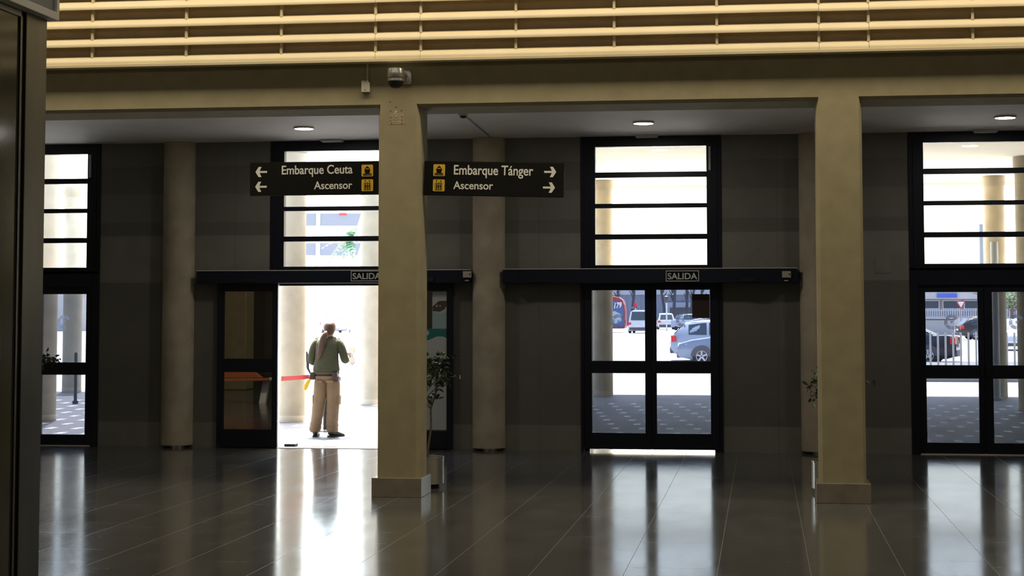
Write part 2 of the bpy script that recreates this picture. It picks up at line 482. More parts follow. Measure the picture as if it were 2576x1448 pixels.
def pillar(xc, hw, label):
    b = MB(); ch = 0.028; y0, y1 = YB, YB + 0.42
    poly = [(xc - hw + ch, y0), (xc + hw - ch, y0), (xc + hw, y0 + ch + .03), (xc + hw, y1), (xc - hw, y1), (xc - hw, y0 + ch + .03)]
    b.prism_z(poly, 0.0, ZS + 0.0282)
    o = b.build('pillar', MT['render']); struct(o, label, 'pillar')
    p = MB(); p.box(xc - hw - 0.037, xc + hw + 0.037, y0 - 0.05, y1 + 0.04, 0, 0.185)
    p.build('plinth', MT['plinth'], o, bevel=0.004)
    return o
pillar(-7.71, 0.205, 'square olive rendered pillar beyond the left steel kiosk')
P1 = pillar(-3.505, 0.208, 'square olive rendered pillar carrying the two wayfinding signs')
P2 = pillar(0.745, 0.215, 'square olive rendered pillar between the closed double door and rightmost door')
pillar(4.95, 0.21, 'square olive rendered pillar past the right end of the view')
# old sign scar with drilled holes on the pillar below the camera
b = MB(); b.box(-3.60, -3.45, YB - 0.0015, YB + 0.001, 3.62, 3.73)
sc = b.build('render_scar', MT['scar'], P1)
holes = [(-3.582, 3.69), (-3.47, 3.695), (-3.585, 3.655), (-3.47, 3.662), (-3.575, 3.632), (-3.47, 3.632), (-3.585, 3.755), (-3.475, 3.757), (-3.53, 3.79), (-3.59, 3.845), (-3.55, 3.66), (-3.505, 3.66)]
b = MB()
for hx, hz in holes:
    b.prism_y([(hx + 0.0045 * math.cos(k * PI / 4), hz + 0.0045 * math.sin(k * PI / 4)) for k in range(8)], YB - 0.004, YB + 0.001)
b.build('drill_hole', MT['hole'], P1)
b = MB()
for hx, hz, r in [(-3.532, 3.742, .011), (-3.540, 3.725, .009), (-3.530, 3.700, .008), (-3.552, 3.648, .008), (-3.505, 3.646, .008)]:
    b.ellipsoid((hx, YB - 0.001, hz), (r, 0.004, r * 1.5), 8, 6)
b.build('filler_patch', MT['putty'], P1)

# louvre screen above the beam
LS = thing('louver_screen', (-3, YB, 4.2), 'cream horizontal louvre boards with upright brackets above the beam', 'louvre screen', kind='structure')
X0, X1 = -9.5, 5.5
b = MB(); b.box(X0, X1, YB - 0.02, YB + 0.05, 4.255, 5.6); b.build('backing_board', MT['louver_back'], LS)
b = MB(); b.box(X0, X1, YB - 0.135, YB - 0.015, 4.222, 4.254); b.build('bottom_trim', MT['louver'], LS, bevel=0.004)
BRK = [-8.55, -7.60, -6.624, -5.647, -4.673, -3.722, -3.27, -2.332, -1.377, -0.395, 0.564, 1.027, 1.986, 2.94, 3.92]
ROWS = [4.255, 4.434, 4.622, 4.810, 4.998]
JOINTS = [X0, -3.72, -3.27, 0.566, 1.03, X1]
for k, zb in enumerate(ROWS):
    for j in range(5):
        dz = [0.0, 0.002, 0.0, -0.002, 0.001][j]; dy = [0, .002, 0, .003, 0][j]
        ya = YB - 0.118 + dy; z = zb + dz
        b = MB()
        # leaning board: foot forward, head back, with a square lower edge
        b.prism_x([(ya, z + 0.019), (ya + 0.002, z), (ya + 0.022, z), (ya + 0.045, z + 0.035), (ya + 0.098, z + 0.080), (ya + 0.098, z + 0.100), (ya + 0.070, z + 0.090), (ya + 0.042, z + 0.074), (ya + 0.018, z + 0.048)], JOINTS[j] + 0.0015, JOINTS[j + 1] - 0.0015)
        b.build('slat', MT['louver'], LS, smooth=True)
    if k < len(ROWS) - 1:
        for x in BRK:
            t = 0.013
            b = MB()
            b.prism_x([(YB - 0.02, zb + 0.07), (YB - 0.062, zb + 0.062), (YB - 0.082, zb + 0.072), (YB - 0.088, ROWS[k + 1] + 0.004), (YB - 0.02, ROWS[k + 1] + 0.02)], x - t, x + t)
            b.build('bracket', MT['louver'], LS, bevel=0.003)

# hall shell behind and around the view
b = MB(); b.box(-15.3, -15, -4, YW + 0.34, -0.2, 7.4); struct(b.build('wall_left', MT['hall']), 'plastered left end wall of the hall', 'wall')
b = MB(); b.box(9.5, 9.8, -4, YW + 0.34, -0.2, 7.4); struct(b.build('wall_right', MT['hall']), 'plastered right end wall of the hall', 'wall')
b = MB(); b.box(-15.3, 9.8, -4.3, -4, -0.2, 7.4); struct(b.build('wall_rear', MT['hall']), 'plastered rear wall of the hall behind the viewer', 'wall')
b = MB(); b.box(-15.3, 9.8, -4.3, YB + 0.05, 7.2, 7.5); struct(b.build('ceiling_hall', MT['hall']), 'high plastered ceiling of the tall hall', 'ceiling')
b = MB(); b.box(-15.3, 9.8, YB + 0.05, YB + 0.4, 5.3, 7.5); struct(b.build('wall_front', MT['hall']), 'plastered upper wall behind the louvre screen', 'wall')

# round engaged columns of the back wall, each on a small steel shoe
for i, x in enumerate(COLX):
    b = MB(); b.cyl(x, YW - 0.02, 0.035, ZC + 0.02, 0.212, 48)
    o = b.build('column', MT['column'], smooth=True)
    struct(o, ['round concrete wall column at the far left end', 'round concrete wall column left of the open doorway', 'round concrete wall column between open doorway and closed double door',
               'round concrete wall column half hidden by the second square pillar', 'round concrete wall column right of the rightmost door'][i], 'column')
    b = MB(); b.cyl(x + .02, YW - 0.055, 0, 0.05, 0.10, 32); b.build('shoe', MT['steel'], o, smooth=True)

# ------------------------------------------------------------------ windows and doors in the bays
ZP = [(3.92, 3.59), (3.52, 3.182), (3.125, 2.787), (2.72, 2.388)]
WNAME = ['barred window above the leftmost door', 'barred window above the open doorway', 'barred window above the closed double door', 'barred window above the rightmost door']
for i, c in enumerate(DOORS):
    W_ = thing('window_%d' % (i + 1), (c, YW, 2.34), 'dark navy four-pane ' + WNAME[i], 'window', kind='structure')
    y0, y1 = YW - 0.02, YW + 0.09
    hw, lw = 0.907, 0.718
    b = MB()
    b.box(c - hw, c - lw, y0, y1, 2.30, 4.06); b.box(c + lw, c + hw, y0, y1, 2.30, 4.06)
    b.box(c - lw, c + lw, y0, y1, 3.92, 4.06); b.box(c - lw, c + lw, y0, y1, 2.30, 2.388)
    b.build('window_frame', MT['navy'], W_, bevel=0.006)
    b = MB(); b.box(c - hw + .06, c - hw + .075, y0 - .012, y0 + .01, 2.33, 4.02); b.box(c + hw - .075, c + hw - .06, y0 - .012, y0 + .01, 2.33, 4.02)
    b.build('frame_bead', MT['navy2'], W_)
    for k in range(3):
        b = MB(); b.box(c - lw, c + lw, y0 + 0.01, y1 - 0.01, ZP[k + 1][0], ZP[k][1]); b.build('glazing_bar', MT['navy'], W_, bevel=0.005)
    for k in range(4):
        b = MB(); b.box(c - lw - .005, c + lw + .005, YW + 0.035, YW + 0.043, ZP[k][1] - .005, ZP[k][0] + .005); b.build('pane', MT['glasswin'], W_)
    # slim stay on the jamb of the top light
    b = MB(); b.box(c + lw + 0.028, c + lw + 0.058, y0 - 0.025, y0 - 0.001, 3.60, 3.91); b.build('window_stay', MT['greyplastic'], W_, bevel=0.004)

def emblem(parent, x, z, y, flip=1):
    """broken ring of five frosted blocks round a small bird-like ball"""
    b = MB()
    r0, r1 = 0.052, 0.094
    for a0, a1 in [(28, 82), (88, 146), (152, 208), (214, 266), (272, 292)]:
        poly = []
        n = 8
        for k in range(n + 1):
            a = math.radians(a0 + (a1 - a0) * k / n); poly.append((x + r1 * math.cos(a), z + r1 * math.sin(a)))
        for k in range(n, -1, -1):
            a = math.radians(a0 + (a1 - a0) * k / n); poly.append((x + r0 * math.cos(a), z + r0 * math.sin(a)))
        b.prism_y(poly, y - 0.001, y)
    b.prism_y([(x - .018, z - .004), (x - .002, z + .02), (x + .012, z + .012), (x + .03, z + .022), (x + .012, z - .006), (x - .002, z - .016)], y - 0.001, y)
    return b.build('emblem', MT['frost'], parent)

def leaf(parent, x0, x1, y, z0, z1, panes, gl, th=0.05, name='door_leaf', hinge=None):
    """glazed metal door leaf: one frame mesh with two panes as sub-parts"""
    b = MB()
    a0, a1 = panes[0][0], panes[0][1]
    b.box(x0, a0, y, y + th, z0, z1); b.box(a1, x1, y, y + th, z0, z1)
    zs = sorted([(p[2], p[3]) for p in panes])
    cur = z0
    for lo, hi in zs:
        b.box(a0, a1, y, y + th, cur, lo); cur = hi
    b.box(a0, a1, y, y + th, cur, z1)
    f = b.build(name, MT['navy'], parent, bevel=0.004)
    gs = []
    for p in panes:
        q = MB(); q.box(p[0] - .004, p[1] + .004, y + th * .45, y + th * .45 + .008, p[2] - .004, p[3] + .004)
        gs.append(q.build('pane', gl, f))
    return f, gs

# door 1 (leftmost): fixed bay with transom, only its right leaf clears the kiosk
def fixed_bay(i, label):
    c = DOORS[i]
    D = thing('door_%d' % (i + 1), (c, YW, 0), label, 'door', kind='structure')
    b = MB()
    b.box(c - .907, c - .80, YW - .02, YW + .09, 0, 2.34); b.box(c + .80, c + .907, YW - .02, YW + .09, 0, 2.34)
    b.box(c - .80, c + .80, YW - .02, YW + .09, 2.117, 2.34)
    b.build('door_frame', MT['navy'], D, bevel=0.005)
    for s in (-1, 1):
        if s < 0: xa, xb, pa, pb = c - .80, c - .003, c - .716, c - .075
        else: xa, xb, pa, pb = c + .003, c + .80, c + .105 - .003, c + .715
        f, gs = leaf(D, xa, xb, YW + .01, 0.012, 2.118, [(pa, pb, 1.115, 2.031), (pa, pb, 0.150, 0.948)], MT['glassdoor'])
        emblem(gs[0], (pa + pb) / 2 - (.01 if s > 0 else -.0), 1.655, YW + .028)
        b = MB(); b.box(xa + .02 if s > 0 else xb - .05, xa + .05 if s > 0 else xb - .02, YW - .035, YW + .01, .98, 1.10); b.build('door_handle', MT['black'], f, bevel=.006)
    b = MB(); b.box(c - .01, c + .01, YW + .06, YW + .07, .012, 2.118); b.build('meeting_strip', MT['rubber'], D)
    b = MB(); b.box(c - .80, c + .80, YW - .005, YW + .07, 0, 0.010); b.build('threshold', MT['alu'], D)
    return D
D1 = fixed_bay(0, 'leftmost navy glazed door beside the kiosk, with round emblem on the glass')
D4 = fixed_bay(3, 'rightmost navy double glazed door, with fence and dark cars seen through it')

# door 3: closed sliding pair
c = DOORS[2]
D3 = thing('door_3', (c, YW, 0), 'closed navy pair of sliding glazed doors under the long header rail', 'door', kind='structure')
b = MB()
b.box(c - .908, c - .80, YW + .025, YW + .12, 0, 2.34); b.box(c + .80, c + .908, YW + .025, YW + .12, 0, 2.34); b.box(c - .908, c - .866, YW - .03, YW + .03, 0, 2.34); b.box(c + .866, c + .908, YW - .03, YW + .03, 0, 2.34)
b.box(c - .865, c + .865, YW + .06, YW + .12, 2.13, 2.34)
b.build('door_frame', MT['navy'], D3, bevel=.005)
f, gs = leaf(D3, c - .862, c - .004, YW - .03, 0.032, 2.20, [(c - .766, c - .082, 1.158, 2.064), (c - .766, c - .082, 0.238, 1.0)], MT['glassdoor'])
emblem(gs[0], c - .424, 1.663, YW - .012)
f2, gs2 = leaf(D3, c + .004, c + .862, YW - .03, 0.032, 2.20, [(c + .066, c + .752, 1.158, 2.068), (c + .066, c + .752, 0.234, 1.0)], MT['glassdoor'])
emblem(gs2[0], c + .409, 1.680, YW - .012)
b = MB(); b.box(c - .02, c + .02, YW + .021, YW + .035, .032, 2.20); b.build('meeting_strip', MT['rubber'], D3)
b = MB(); b.cyl(c + .012, YW - .036, .44, .445, .005, 8); b.cyl(c + .012, YW - .036, .475, .48, .005, 8); b.build('lock', MT['steel'], f2)
n = thing('notice_sheet', (c + .62, YW - .016, 1.86), 'dark square notice stuck on right pane of the closed double door', 'notice')
b = MB(); b.box(c + .524, c + .745, YW - .019, YW - .0165, 1.708, 2.012); b.build('card', MT['pouch'], n)

# door 2: open sliding pair, leaves parked over the wall
c = DOORS[1]
D2 = thing('door_2', (c, YW, 0), 'open sliding glazed doors parked either side of the bright doorway', 'door', kind='structure')
b = MB()
b.box(c - .908, c - .80, YW + .0, YW + .055, 0, 2.34); b.box(c + .80, c + .908, YW + .0, YW + .055, 0, 2.34)
b.box(c - .80, c + .80, YW + .05, YW + .13, 2.135, 2.34)
b.build('door_frame', MT['navy'], D2, bevel=.005)
b = MB(); b.box(c - .801, c - .796, YW - .004, YW + .02, 0.02, 2.13); b.build('edge_strip', MT['grey'], D2)
b = MB(); b.box(c - .80, c + .80, YW - .02, YW + .13, 0, 0.006); b.build('threshold', MT['alu'], D2)
f, gs = leaf(D2, c - 1.60, c - .775, YW - .085, 0.012, 2.20, [(c - 1.512, c - .85, 1.174, 2.06), (c - 1.512, c - .85, 0.247, 0.997)], MT['glassleaf'])
for g in gs:
    g.matrix_local = Matrix.Translation((-1.18, -.06, 0)) @ Matrix.Rotation(-0.0147, 4, 'Z') @ Matrix.Translation((1.18, .06, 0))
f, gs = leaf(D2, c + .745, c + 1.57, YW - .085, 0.012, 2.20, [(c + .82, c + 1.49, 1.174, 2.06), (c + .82, c + 1.49, 0.247, 0.997)], MT['glassleaf'])
st = thing('door_stop', (c - .70, YW + .30, 0), 'flat black door stop on the ground inside the open doorway', 'door stop')
b = MB(); b.box(c - .77, c - .62, YW + .26, YW + .42, 0, .035); b.build('body', MT['rubber'], st, bevel=.008)
# health poster on the right-hand parked leaf
xr = c + 1.485
po = thing('poster', (xr - .13, YW - .066, 1.4), 'health poster with eye, pale mask and teal banner behind glass of the parked door leaf', 'poster')
yq = YW - .071
b = MB(); b.box(xr - .30, xr, yq, yq + .003, 0.26, 0.99); b.box(xr - .30, xr, yq, yq + .003, 1.18, 1.48); b.box(xr - .19, xr, yq, yq + .003, 1.57, 2.05); b.build('sheet', MT['paper'], po)
b = MB(); b.prism_y([(xr - .185, 1.86), (xr - .10, 1.93), (xr, 1.93), (xr, 1.87), (xr - .03, 1.82), (xr - .09, 1.79), (xr - .185, 1.80)], yq - .0015, yq); b.build('face_print', MT['skinprint'], po)
b = MB(); b.prism_y([(xr - .11 + .035 * math.cos(k * PI / 6), 1.865 + .014 * math.sin(k * PI / 6)) for k in range(12)], yq - .0025, yq - .0015); b.build('eye_print', MT['paper'], po)
b = MB(); b.prism_y([(xr - .105 + .013 * math.cos(k * PI / 6), 1.865 + .013 * math.sin(k * PI / 6)) for k in range(12)], yq - .0035, yq - .0025); b.build('iris_print', MT['black'], po)
b = MB(); b.prism_y([(xr - .185, 1.79), (xr - .08, 1.765), (xr, 1.80), (xr, 1.58), (xr - .19, 1.58)], yq - .0015, yq); b.build('mask_print', MT['maskblue'], po)
b = MB(); b.prism_y([(xr - .30, 1.57), (xr, 1.57), (xr, 1.445), (xr - .05, 1.47), (xr - .13, 1.47), (xr - .24, 1.42), (xr - .30, 1.42)], yq - .0015, yq + .001); b.build('banner', MT['teal'], po)
b = MB(); b.prism_y([(xr - .262 + .032 * math.cos(k * PI / 8), 1.515 + .032 * math.sin(k * PI / 8)) for k in range(16)] , yq - .003, yq - .0015); b.build('round_mark', MT['paper'], po)

# header rails of the two sliding doors
def header(x0, x1, z0, z1, label, sx0, boxx, slots):
    R = thing('header_rail', ((x0 + x1) / 2, YW, z0), label, 'door header')
    y0 = YW - .20
    b = MB(); b.box(x0, x1, y0, YW, z0, z1); b.build('casing', MT['navy2'], R, bevel=.008)
    b = MB(); b.box(x0, x1, y0 - .004, y0 + .02, z1 - .002, z1 + .008); b.build('top_edge', MT['alu'], R)
    for sx in slots:
        b = MB(); b.prism_x([(y0 + .001, z0 + .07), (y0 - .03, z0 + .045), (y0 - .03, z0 + .012), (y0 + .001, z0 + .005)], sx, sx + .20); b.build('motion_sensor', MT['black'], R, bevel=.006)
    B = thing('control_box', (boxx, y0, z0 + .09), 'small white control box at right end of the ' + ('open doorway rail' if x0 < -5 else 'closed door rail'), 'control box')
    b = MB(); b.box(boxx - .055, boxx + .055, y0 - .030, y0 - .0045, z0 + .065, z0 + .147); b.build('case', MT['ivory'], B, bevel=.005)
    b = MB(); b.box(boxx + .032, boxx + .045, y0 - .033, y0 - .029, z0 + .095, z0 + .118); b.build('key_switch', MT['black'], B)
    b = MB(); b.box(boxx - .03, boxx + .02, y0 - .014, y0 - .0045, z0 + .022, z0 + .034); b.build('label_strip', MT['alu'], B)
    E = thing('exit_sign', (sx0 + .21, y0, z0 + .08), 'framed grey on black SALIDA sign ' + ('half hidden behind the square pillar' if x0 < -5 else 'above the closed double door'), 'sign')
    ez0 = z0 + .022; ez1 = z0 + .160
    b = MB(); b.box(sx0, sx0 + .42, y0 - .010, y0 - .0005, ez0, ez1); b.build('sign_plate', MT['sign'], E)
    b = MB(); yb = y0 - .013
    b.box(sx0, sx0 + .42, yb, yb + .004, ez1 - .009, ez1); b.box(sx0, sx0 + .42, yb, yb + .004, ez0, ez0 + .009)
    b.box(sx0, sx0 + .009, yb, yb + .004, ez0 + .009, ez1 - .009); b.box(sx0 + .411, sx0 + .42, yb, yb + .004, ez0 + .009, ez1 - .009)
    b.build('border', MT['dimletter'], E)
    text_mesh('lettering', 'SALIDA', MT['dimletter'], E, sx0 + .022, sx0 + .398, ez0 + .026, ez1 - .030, y0 - .0101, .002, bold=.018)
header(-7.40, -3.735, 2.165, 2.330, 'long navy header rail over the open doorway', -5.305, -3.765, [-6.75, -4.4])
header(-3.300, 0.455, 2.150, 2.335, 'long navy header rail over the closed double door', -1.200, 0.320, [-2.95, -0.25])

# ------------------------------------------------------------------ fittings
for x, l in ((-5.551, 'lit round recessed downlight in front of the open doorway'), (-1.376, 'lit round recessed downlight in front of the closed double door'), (2.836, 'lit round recessed downlight in front of the rightmost door')):
    T = thing('downlight', (x, 21.18, ZC), l, 'ceiling light', 'lobby downlights')
    b = MB(); b.lathe([(.118, ZC + .002), (.128, ZC - .002), (.128, ZC - .020), (.112, ZC - .022), (.112, ZC - .008), (.118, ZC + .001)], x, 21.18, 40, False); b.build('trim_ring', MT['alu'], T, smooth=True)
    b = MB(); b.cyl(x, 21.18, ZC - .0225, ZC - .012, .113, 40); b.build('diffuser', MT['wlight'], T)
for x, l in ((-5.585, 'slim white emergency light above the open doorway window'), (-1.44, 'slim white emergency light above the closed double door window'), (2.81, 'slim white emergency light above the rightmost door window')):
    T = thing('emergency_light', (x, YW - .09, ZC), l, 'emergency light', 'emergency lights over the windows')
    b = MB(); b.prism_x([(YW - .24, ZC), (YW - .24, ZC - .012), (YW - .22, ZC - .026), (YW - .05, ZC - .026), (YW - .03, ZC)], x - .142, x + .142); b.build('body', MT['white'], T, bevel=.004)
    b = MB(); b.box(x - .13, x + .13, YW - .215, YW - .06, ZC - .032, ZC - .025); b.build('lens', MT['white'], T)
T = thing('smoke_detector', (-3.37, 20.0, ZC), 'small smoke detector on the lobby ceiling behind the beam', 'smoke detector')
b = MB(); b.lathe([(.055, ZC), (.055, ZC - .018), (.045, ZC - .026)], -3.37, 20.0, 24); b.build('base', MT['greyplastic'], T, smooth=True)
b = MB(); b.lathe([(.036, ZC - .024), (.036, ZC - .042), (.026, ZC - .050)], -3.37, 20.0, 24); b.build('sensor', MT['black'], T, smooth=True)
b = MB(); b.tube([(-3.37, 20.05, ZC - .008), (-3.45, 22.4, ZC - .008), (-3.46, 22.66, ZC - .008)], .008, 8)
tag(b.build('conduit', MT['grey'], smooth=True), 'thin grey conduit running over the lobby ceiling from the smoke detector', 'conduit')

T = thing('dome_camera', (-3.49, YB, 4.12), 'silver dome security camera with black globe on the beam', 'security camera')
cx, cy = -3.492, YB - .20
b = MB(); b.lathe([(.060, 4.145), (.078, 4.140), (.082, 4.10), (.082, 4.055), (.080, 4.052)], cx, cy, 40); b.build('housing', MT['steel'], T, smooth=True)
b = MB(); b.cyl(cx, cy, 4.044, 4.054, .075, 40); b.build('groove', MT['black'], T, smooth=True)
b = MB(); b.cyl(cx, cy, 4.018, 4.045, .081, 40); b.build('lower_ring', MT['steel'], T, smooth=True)
b = MB(); b.lathe([(.077, 4.019), (.074, 3.995), (.062, 3.972), (.04, 3.956), (.012, 3.950)], cx, cy, 40); b.build('globe', MT['black'], T, smooth=True)
b = MB(); b.tube([(cx, cy + .06, 4.10), (cx + .03, YB - .09, 4.10), (cx + .05, YB - .01, 4.09)], [.032, .030, .034], 14); b.build('arm', MT['steel'], T, smooth=True)
b = MB(); b.prism_y([(cx + .02, 4.01), (cx + .115, 4.01), (cx + .12, 4.03), (cx + .12, 4.12), (cx + .10, 4.15), (cx + .02, 4.15)], YB - .022, YB); b.build('mounting_plate', MT['steel'], T, bevel=.006)

T = thing('junction_box', (-3.83, YB, 3.99), 'ivory junction box with conduit left of the dome camera', 'junction box')
b = MB(); b.prism_y([(-3.873, 3.938), (-3.788, 3.938), (-3.788, 4.035), (-3.800, 4.035), (-3.800, 4.055), (-3.873, 4.055)], YB - .035, YB); b.build('case', MT['ivory'], T, bevel=.005)
b = MB(); b.tube([(-3.815, YB - .012, 4.05), (-3.815, YB - .012, 4.222)], .010, 10); b.build('conduit', MT['ivory'], T, smooth=True)
for hz in (3.962, 4.045):
    b = MB(); b.prism_y([(-3.832 + .005 * math.cos(k * PI / 4), hz + .005 * math.sin(k * PI / 4)) for k in range(8)], YB - .037, YB - .034)
    b.build('screw', MT['black'], T)

T = thing('access_panel', (1.53, YW, 2.36), 'small flush access panel on the dark wall right of the second square pillar', 'access panel')
b = MB(); b.box(1.435, 1.625, YW - .006, YW, 2.27, 2.455); b.build('cover', MT['wall'], T, bevel=.003)

# ------------------------------------------------------------------ wayfinding signs
def arrow(parent, xc, zc, s, y, d, rot, piv):
    """arrow with open head; d = +1 points right"""
    h = s * .54; w = s * .62; t = s * .105
    pts = [(-w, -t), (w * .30, -t), (-.02 * s, -h), (.30 * s, -h), (w + .02 * s, 0), (.30 * s, h), (-.02 * s, h), (w * .30, t), (-w, t)]
    poly = []
    for px, pz in pts:
        X, Z = xc + d * px, zc + pz
        dx, dz = X - piv[0], Z - piv[1]
        poly.append((piv[0] + dx * math.cos(rot) - dz * math.sin(rot), piv[1] + dx * math.sin(rot) + dz * math.cos(rot)))
    b = MB(); b.prism_y(poly, y - .003, y)
    return b.build('arrow', MT['letter'], parent)

def pictos(parent, xc, z_ship, z_lift, y, rot, piv):
    def R(px, pz):
        dx, dz = px - piv[0], pz - piv[1]
        return (piv[0] + dx * math.cos(rot) - dz * math.sin(rot), piv[1] + dx * math.sin(rot) + dz * math.cos(rot))
    def tile(zc):
        h = .0585; r = .010; poly = []
        for cx_, cz_, a0 in ((h - r, h - r, 0), (-h + r, h - r, 90), (-h + r, -h + r, 180), (h - r, -h + r, 270)):
            for k in range(5):
                a = math.radians(a0 + 22.5 * k); poly.append(R(xc + cx_ + r * math.cos(a), zc + cz_ + r * math.sin(a)))
        b = MB(); b.prism_y(poly, y - .004, y); return b.build('pictogram', MT['yellow'], parent)
    def add(b, poly): b.prism_y([R(xc + px, pz) for px, pz in poly], y - .006, y - .0035)
    # ferry
    t = tile(z_ship); z = z_ship; b = MB()
    add(b, [(-.030, z + .012), (.030, z + .012), (.026, z - .005), (.022, z - .028), (-.022, z - .028), (-.026, z - .005)])
    add(b, [(-.026, z + .012), (-.018, z + .028), (-.013, z + .026), (-.019, z + .012)]); add(b, [(.026, z + .012), (.018, z + .028), (.013, z + .026), (.019, z + .012)])
    add(b, [(-.020, z + .024), (.020, z + .024), (.012, z + .036), (-.012, z + .036)]); add(b, [(-.004, z + .036), (.004, z + .036), (.002, z + .047), (-.002, z + .047)])
    for zz in (z - .033, z - .045):
        up_, dn = [], []
        for k in range(17):
            px = -.044 + .088 * k / 16; o = .0025 * math.sin(k * PI / 2)
            up_.append((px, zz + .003 + o)); dn.append((px, zz - .003 + o))
        add(b, dn + up_[::-1])
    b.build('ferry_symbol', MT['sign'], t)
    # lift
    t = tile(z_lift); z = z_lift; b = MB()
    for q in ([(-.034, z - .046), (.034, z - .046), (.034, z - .043), (-.034, z - .043)], [(-.034, z + .020), (.034, z + .020), (.034, z + .023), (-.034, z + .023)],
              [(-.034, z - .043), (-.031, z - .043), (-.031, z + .02), (-.034, z + .02)], [(.031, z - .043), (.034, z - .043), (.034, z + .02), (.031, z + .02)],
              [(-.005, z + .026), (.005, z + .026), (0, z + .033)]): add(b, q)
    for s in (-1, 1):
        ax = s * .021; az = z + .043
        add(b, [(ax - .0025, az - .009), (ax + .0025, az - .009), (ax + .0025, az + .009), (ax - .0025, az + .009)])
        tip = .011 if s < 0 else -.011
        add(b, [(ax - .007, az + tip * .2), (ax + .007, az + tip * .2), (ax, az + tip)] if s < 0 else [(ax + .007, az + tip * .2), (ax - .007, az + tip * .2), (ax, az + tip)])
    for px in (-.019, 0, .019):
        add(b, [(px - .0035, z - .040), (px + .0035, z - .040), (px + .006, z - .012), (px + .0065, z + .003), (px - .0065, z + .003), (px - .006, z - .012)])
        add(b, [(px + .005 * math.cos(k * PI / 4), z + .010 + .005 * math.sin(k * PI / 4)) for k in range(8)])
    b.build('lift_symbol', MT['sign'], t)

ys = YB + .16
SL = thing('wayfinding_sign', (-3.72, ys, 3.11), 'dark sign reading Embarque Ceuta and Ascensor, fixed to the left side of the pillar', 'sign', 'wayfinding signs')
piv = (-3.72, 3.11); r_ = 0.0035
b = MB(); b.box(-5.050, -3.70, ys, ys + .045, 2.945, 3.278); b.build('board', MT['sign'], SL, bevel=.004)
text_mesh('lettering', 'Embarque Ceuta', MT['letter'], SL, -4.722, -4.000, 3.128, 3.246, ys, .003, r_, piv, bold=.014)
text_mesh('lettering', 'Ascensor', MT['letter'], SL, -4.392, -4.003, 3.003, 3.082, ys, .003, r_, piv, bold=.014)
arrow(SL, -4.932, 3.181, .094, ys, -1, 0, piv); arrow(SL, -4.934, 3.033, .094, ys, -1, 0, piv)
pictos(SL, -3.850, 3.183, 3.037, ys, r_, piv)
SR = thing('wayfinding_sign', (-3.29, ys, 3.10), 'dark sign reading Embarque Tánger and Ascensor, fixed to the right side of the pillar', 'sign', 'wayfinding signs')
piv = (-3.29, 3.10); r_ = -0.026
b = MB()
def RR(px, pz):
    dx, dz = px - piv[0], pz - piv[1]
    return (piv[0] + dx * math.cos(r_) - dz * math.sin(r_), piv[1] + dx * math.sin(r_) + dz * math.cos(r_))
b.prism_y([RR(-3.282, 2.934), RR(-1.893, 2.934), RR(-1.893, 3.272), RR(-3.282, 3.272)], ys, ys + .045); b.build('board', MT['sign'], SR, bevel=.004)
text_mesh('lettering', 'Embarque Tánger', MT['letter'], SR, -2.983, -2.196, 3.110, 3.236, ys, .003, r_, piv, bold=.014)
text_mesh('lettering', 'Ascensor', MT['letter'], SR, -2.985, -2.589, 2.997, 3.075, ys, .003, r_, piv, bold=.014)
arrow(SR, -2.030, 3.180, .094, ys, 1, r_, piv); arrow(SR, -2.038, 3.027, .094, ys, 1, r_, piv)
pictos(SR, -3.130, 3.182, 3.032, ys, r_, piv)

# ------------------------------------------------------------------ steel kiosk at the left edge
KX = -3.356
K = thing('kiosk', (-4.0, 6.0, 0), 'dull steel and glass kiosk corner filling the left edge', 'kiosk')
b = MB(); b.box(KX - .30, KX, 7.76, 8.0, 0, 3.17); b.build('corner_post', MT['steeldark'], K, bevel=.004)
b = MB(); b.box(KX - .06, KX - .012, 7.725, 7.76, 0, 3.17); b.build('shadow_gap', MT['black'], K)
b = MB(); b.box(KX - .05, KX - .004, 7.705, 7.725, 0, 3.145); b.build('pane_frame', MT['steeldark'], K)
m_kg = mat('dark_green_kiosk_glass', (0.050, 0.055, 0.038), 0.10, noise=0.2, nscale=2)
b = MB(); b.box(KX - .05, KX - .012, 4.2, 7.705, 0, 3.145); b.build('side_glazing', m_kg, K)
b = MB(); b.box(KX - .05, KX - .002, 4.2, 7.706, 3.140, 3.162); b.build('glazing_head', MT['alu'], K)
b = MB(); b.box(KX - 2.6, KX - .06, 4.2, 7.76, 0, 3.17); b.build('cabin', MT['black'], K)
b = MB(); b.box(KX - 2.7, KX + .035, 4.2, 8.015, 3.205, 4.2); b.build('fascia', mat('grey_fascia_panel', (0.20, 0.20, 0.22), 0.5, noise=.12, nscale=4), K)
b = MB(); b.box(KX - 2.7, KX + .047, 4.2, 8.03, 3.170, 3.207); b.build('cornice_trim', MT['alu'], K, bevel=.002)
b = MB(); b.box(KX + .03, KX + .047, 8.0, 8.03, 3.207, 4.2); b.build('corner_trim', MT['alu'], K)

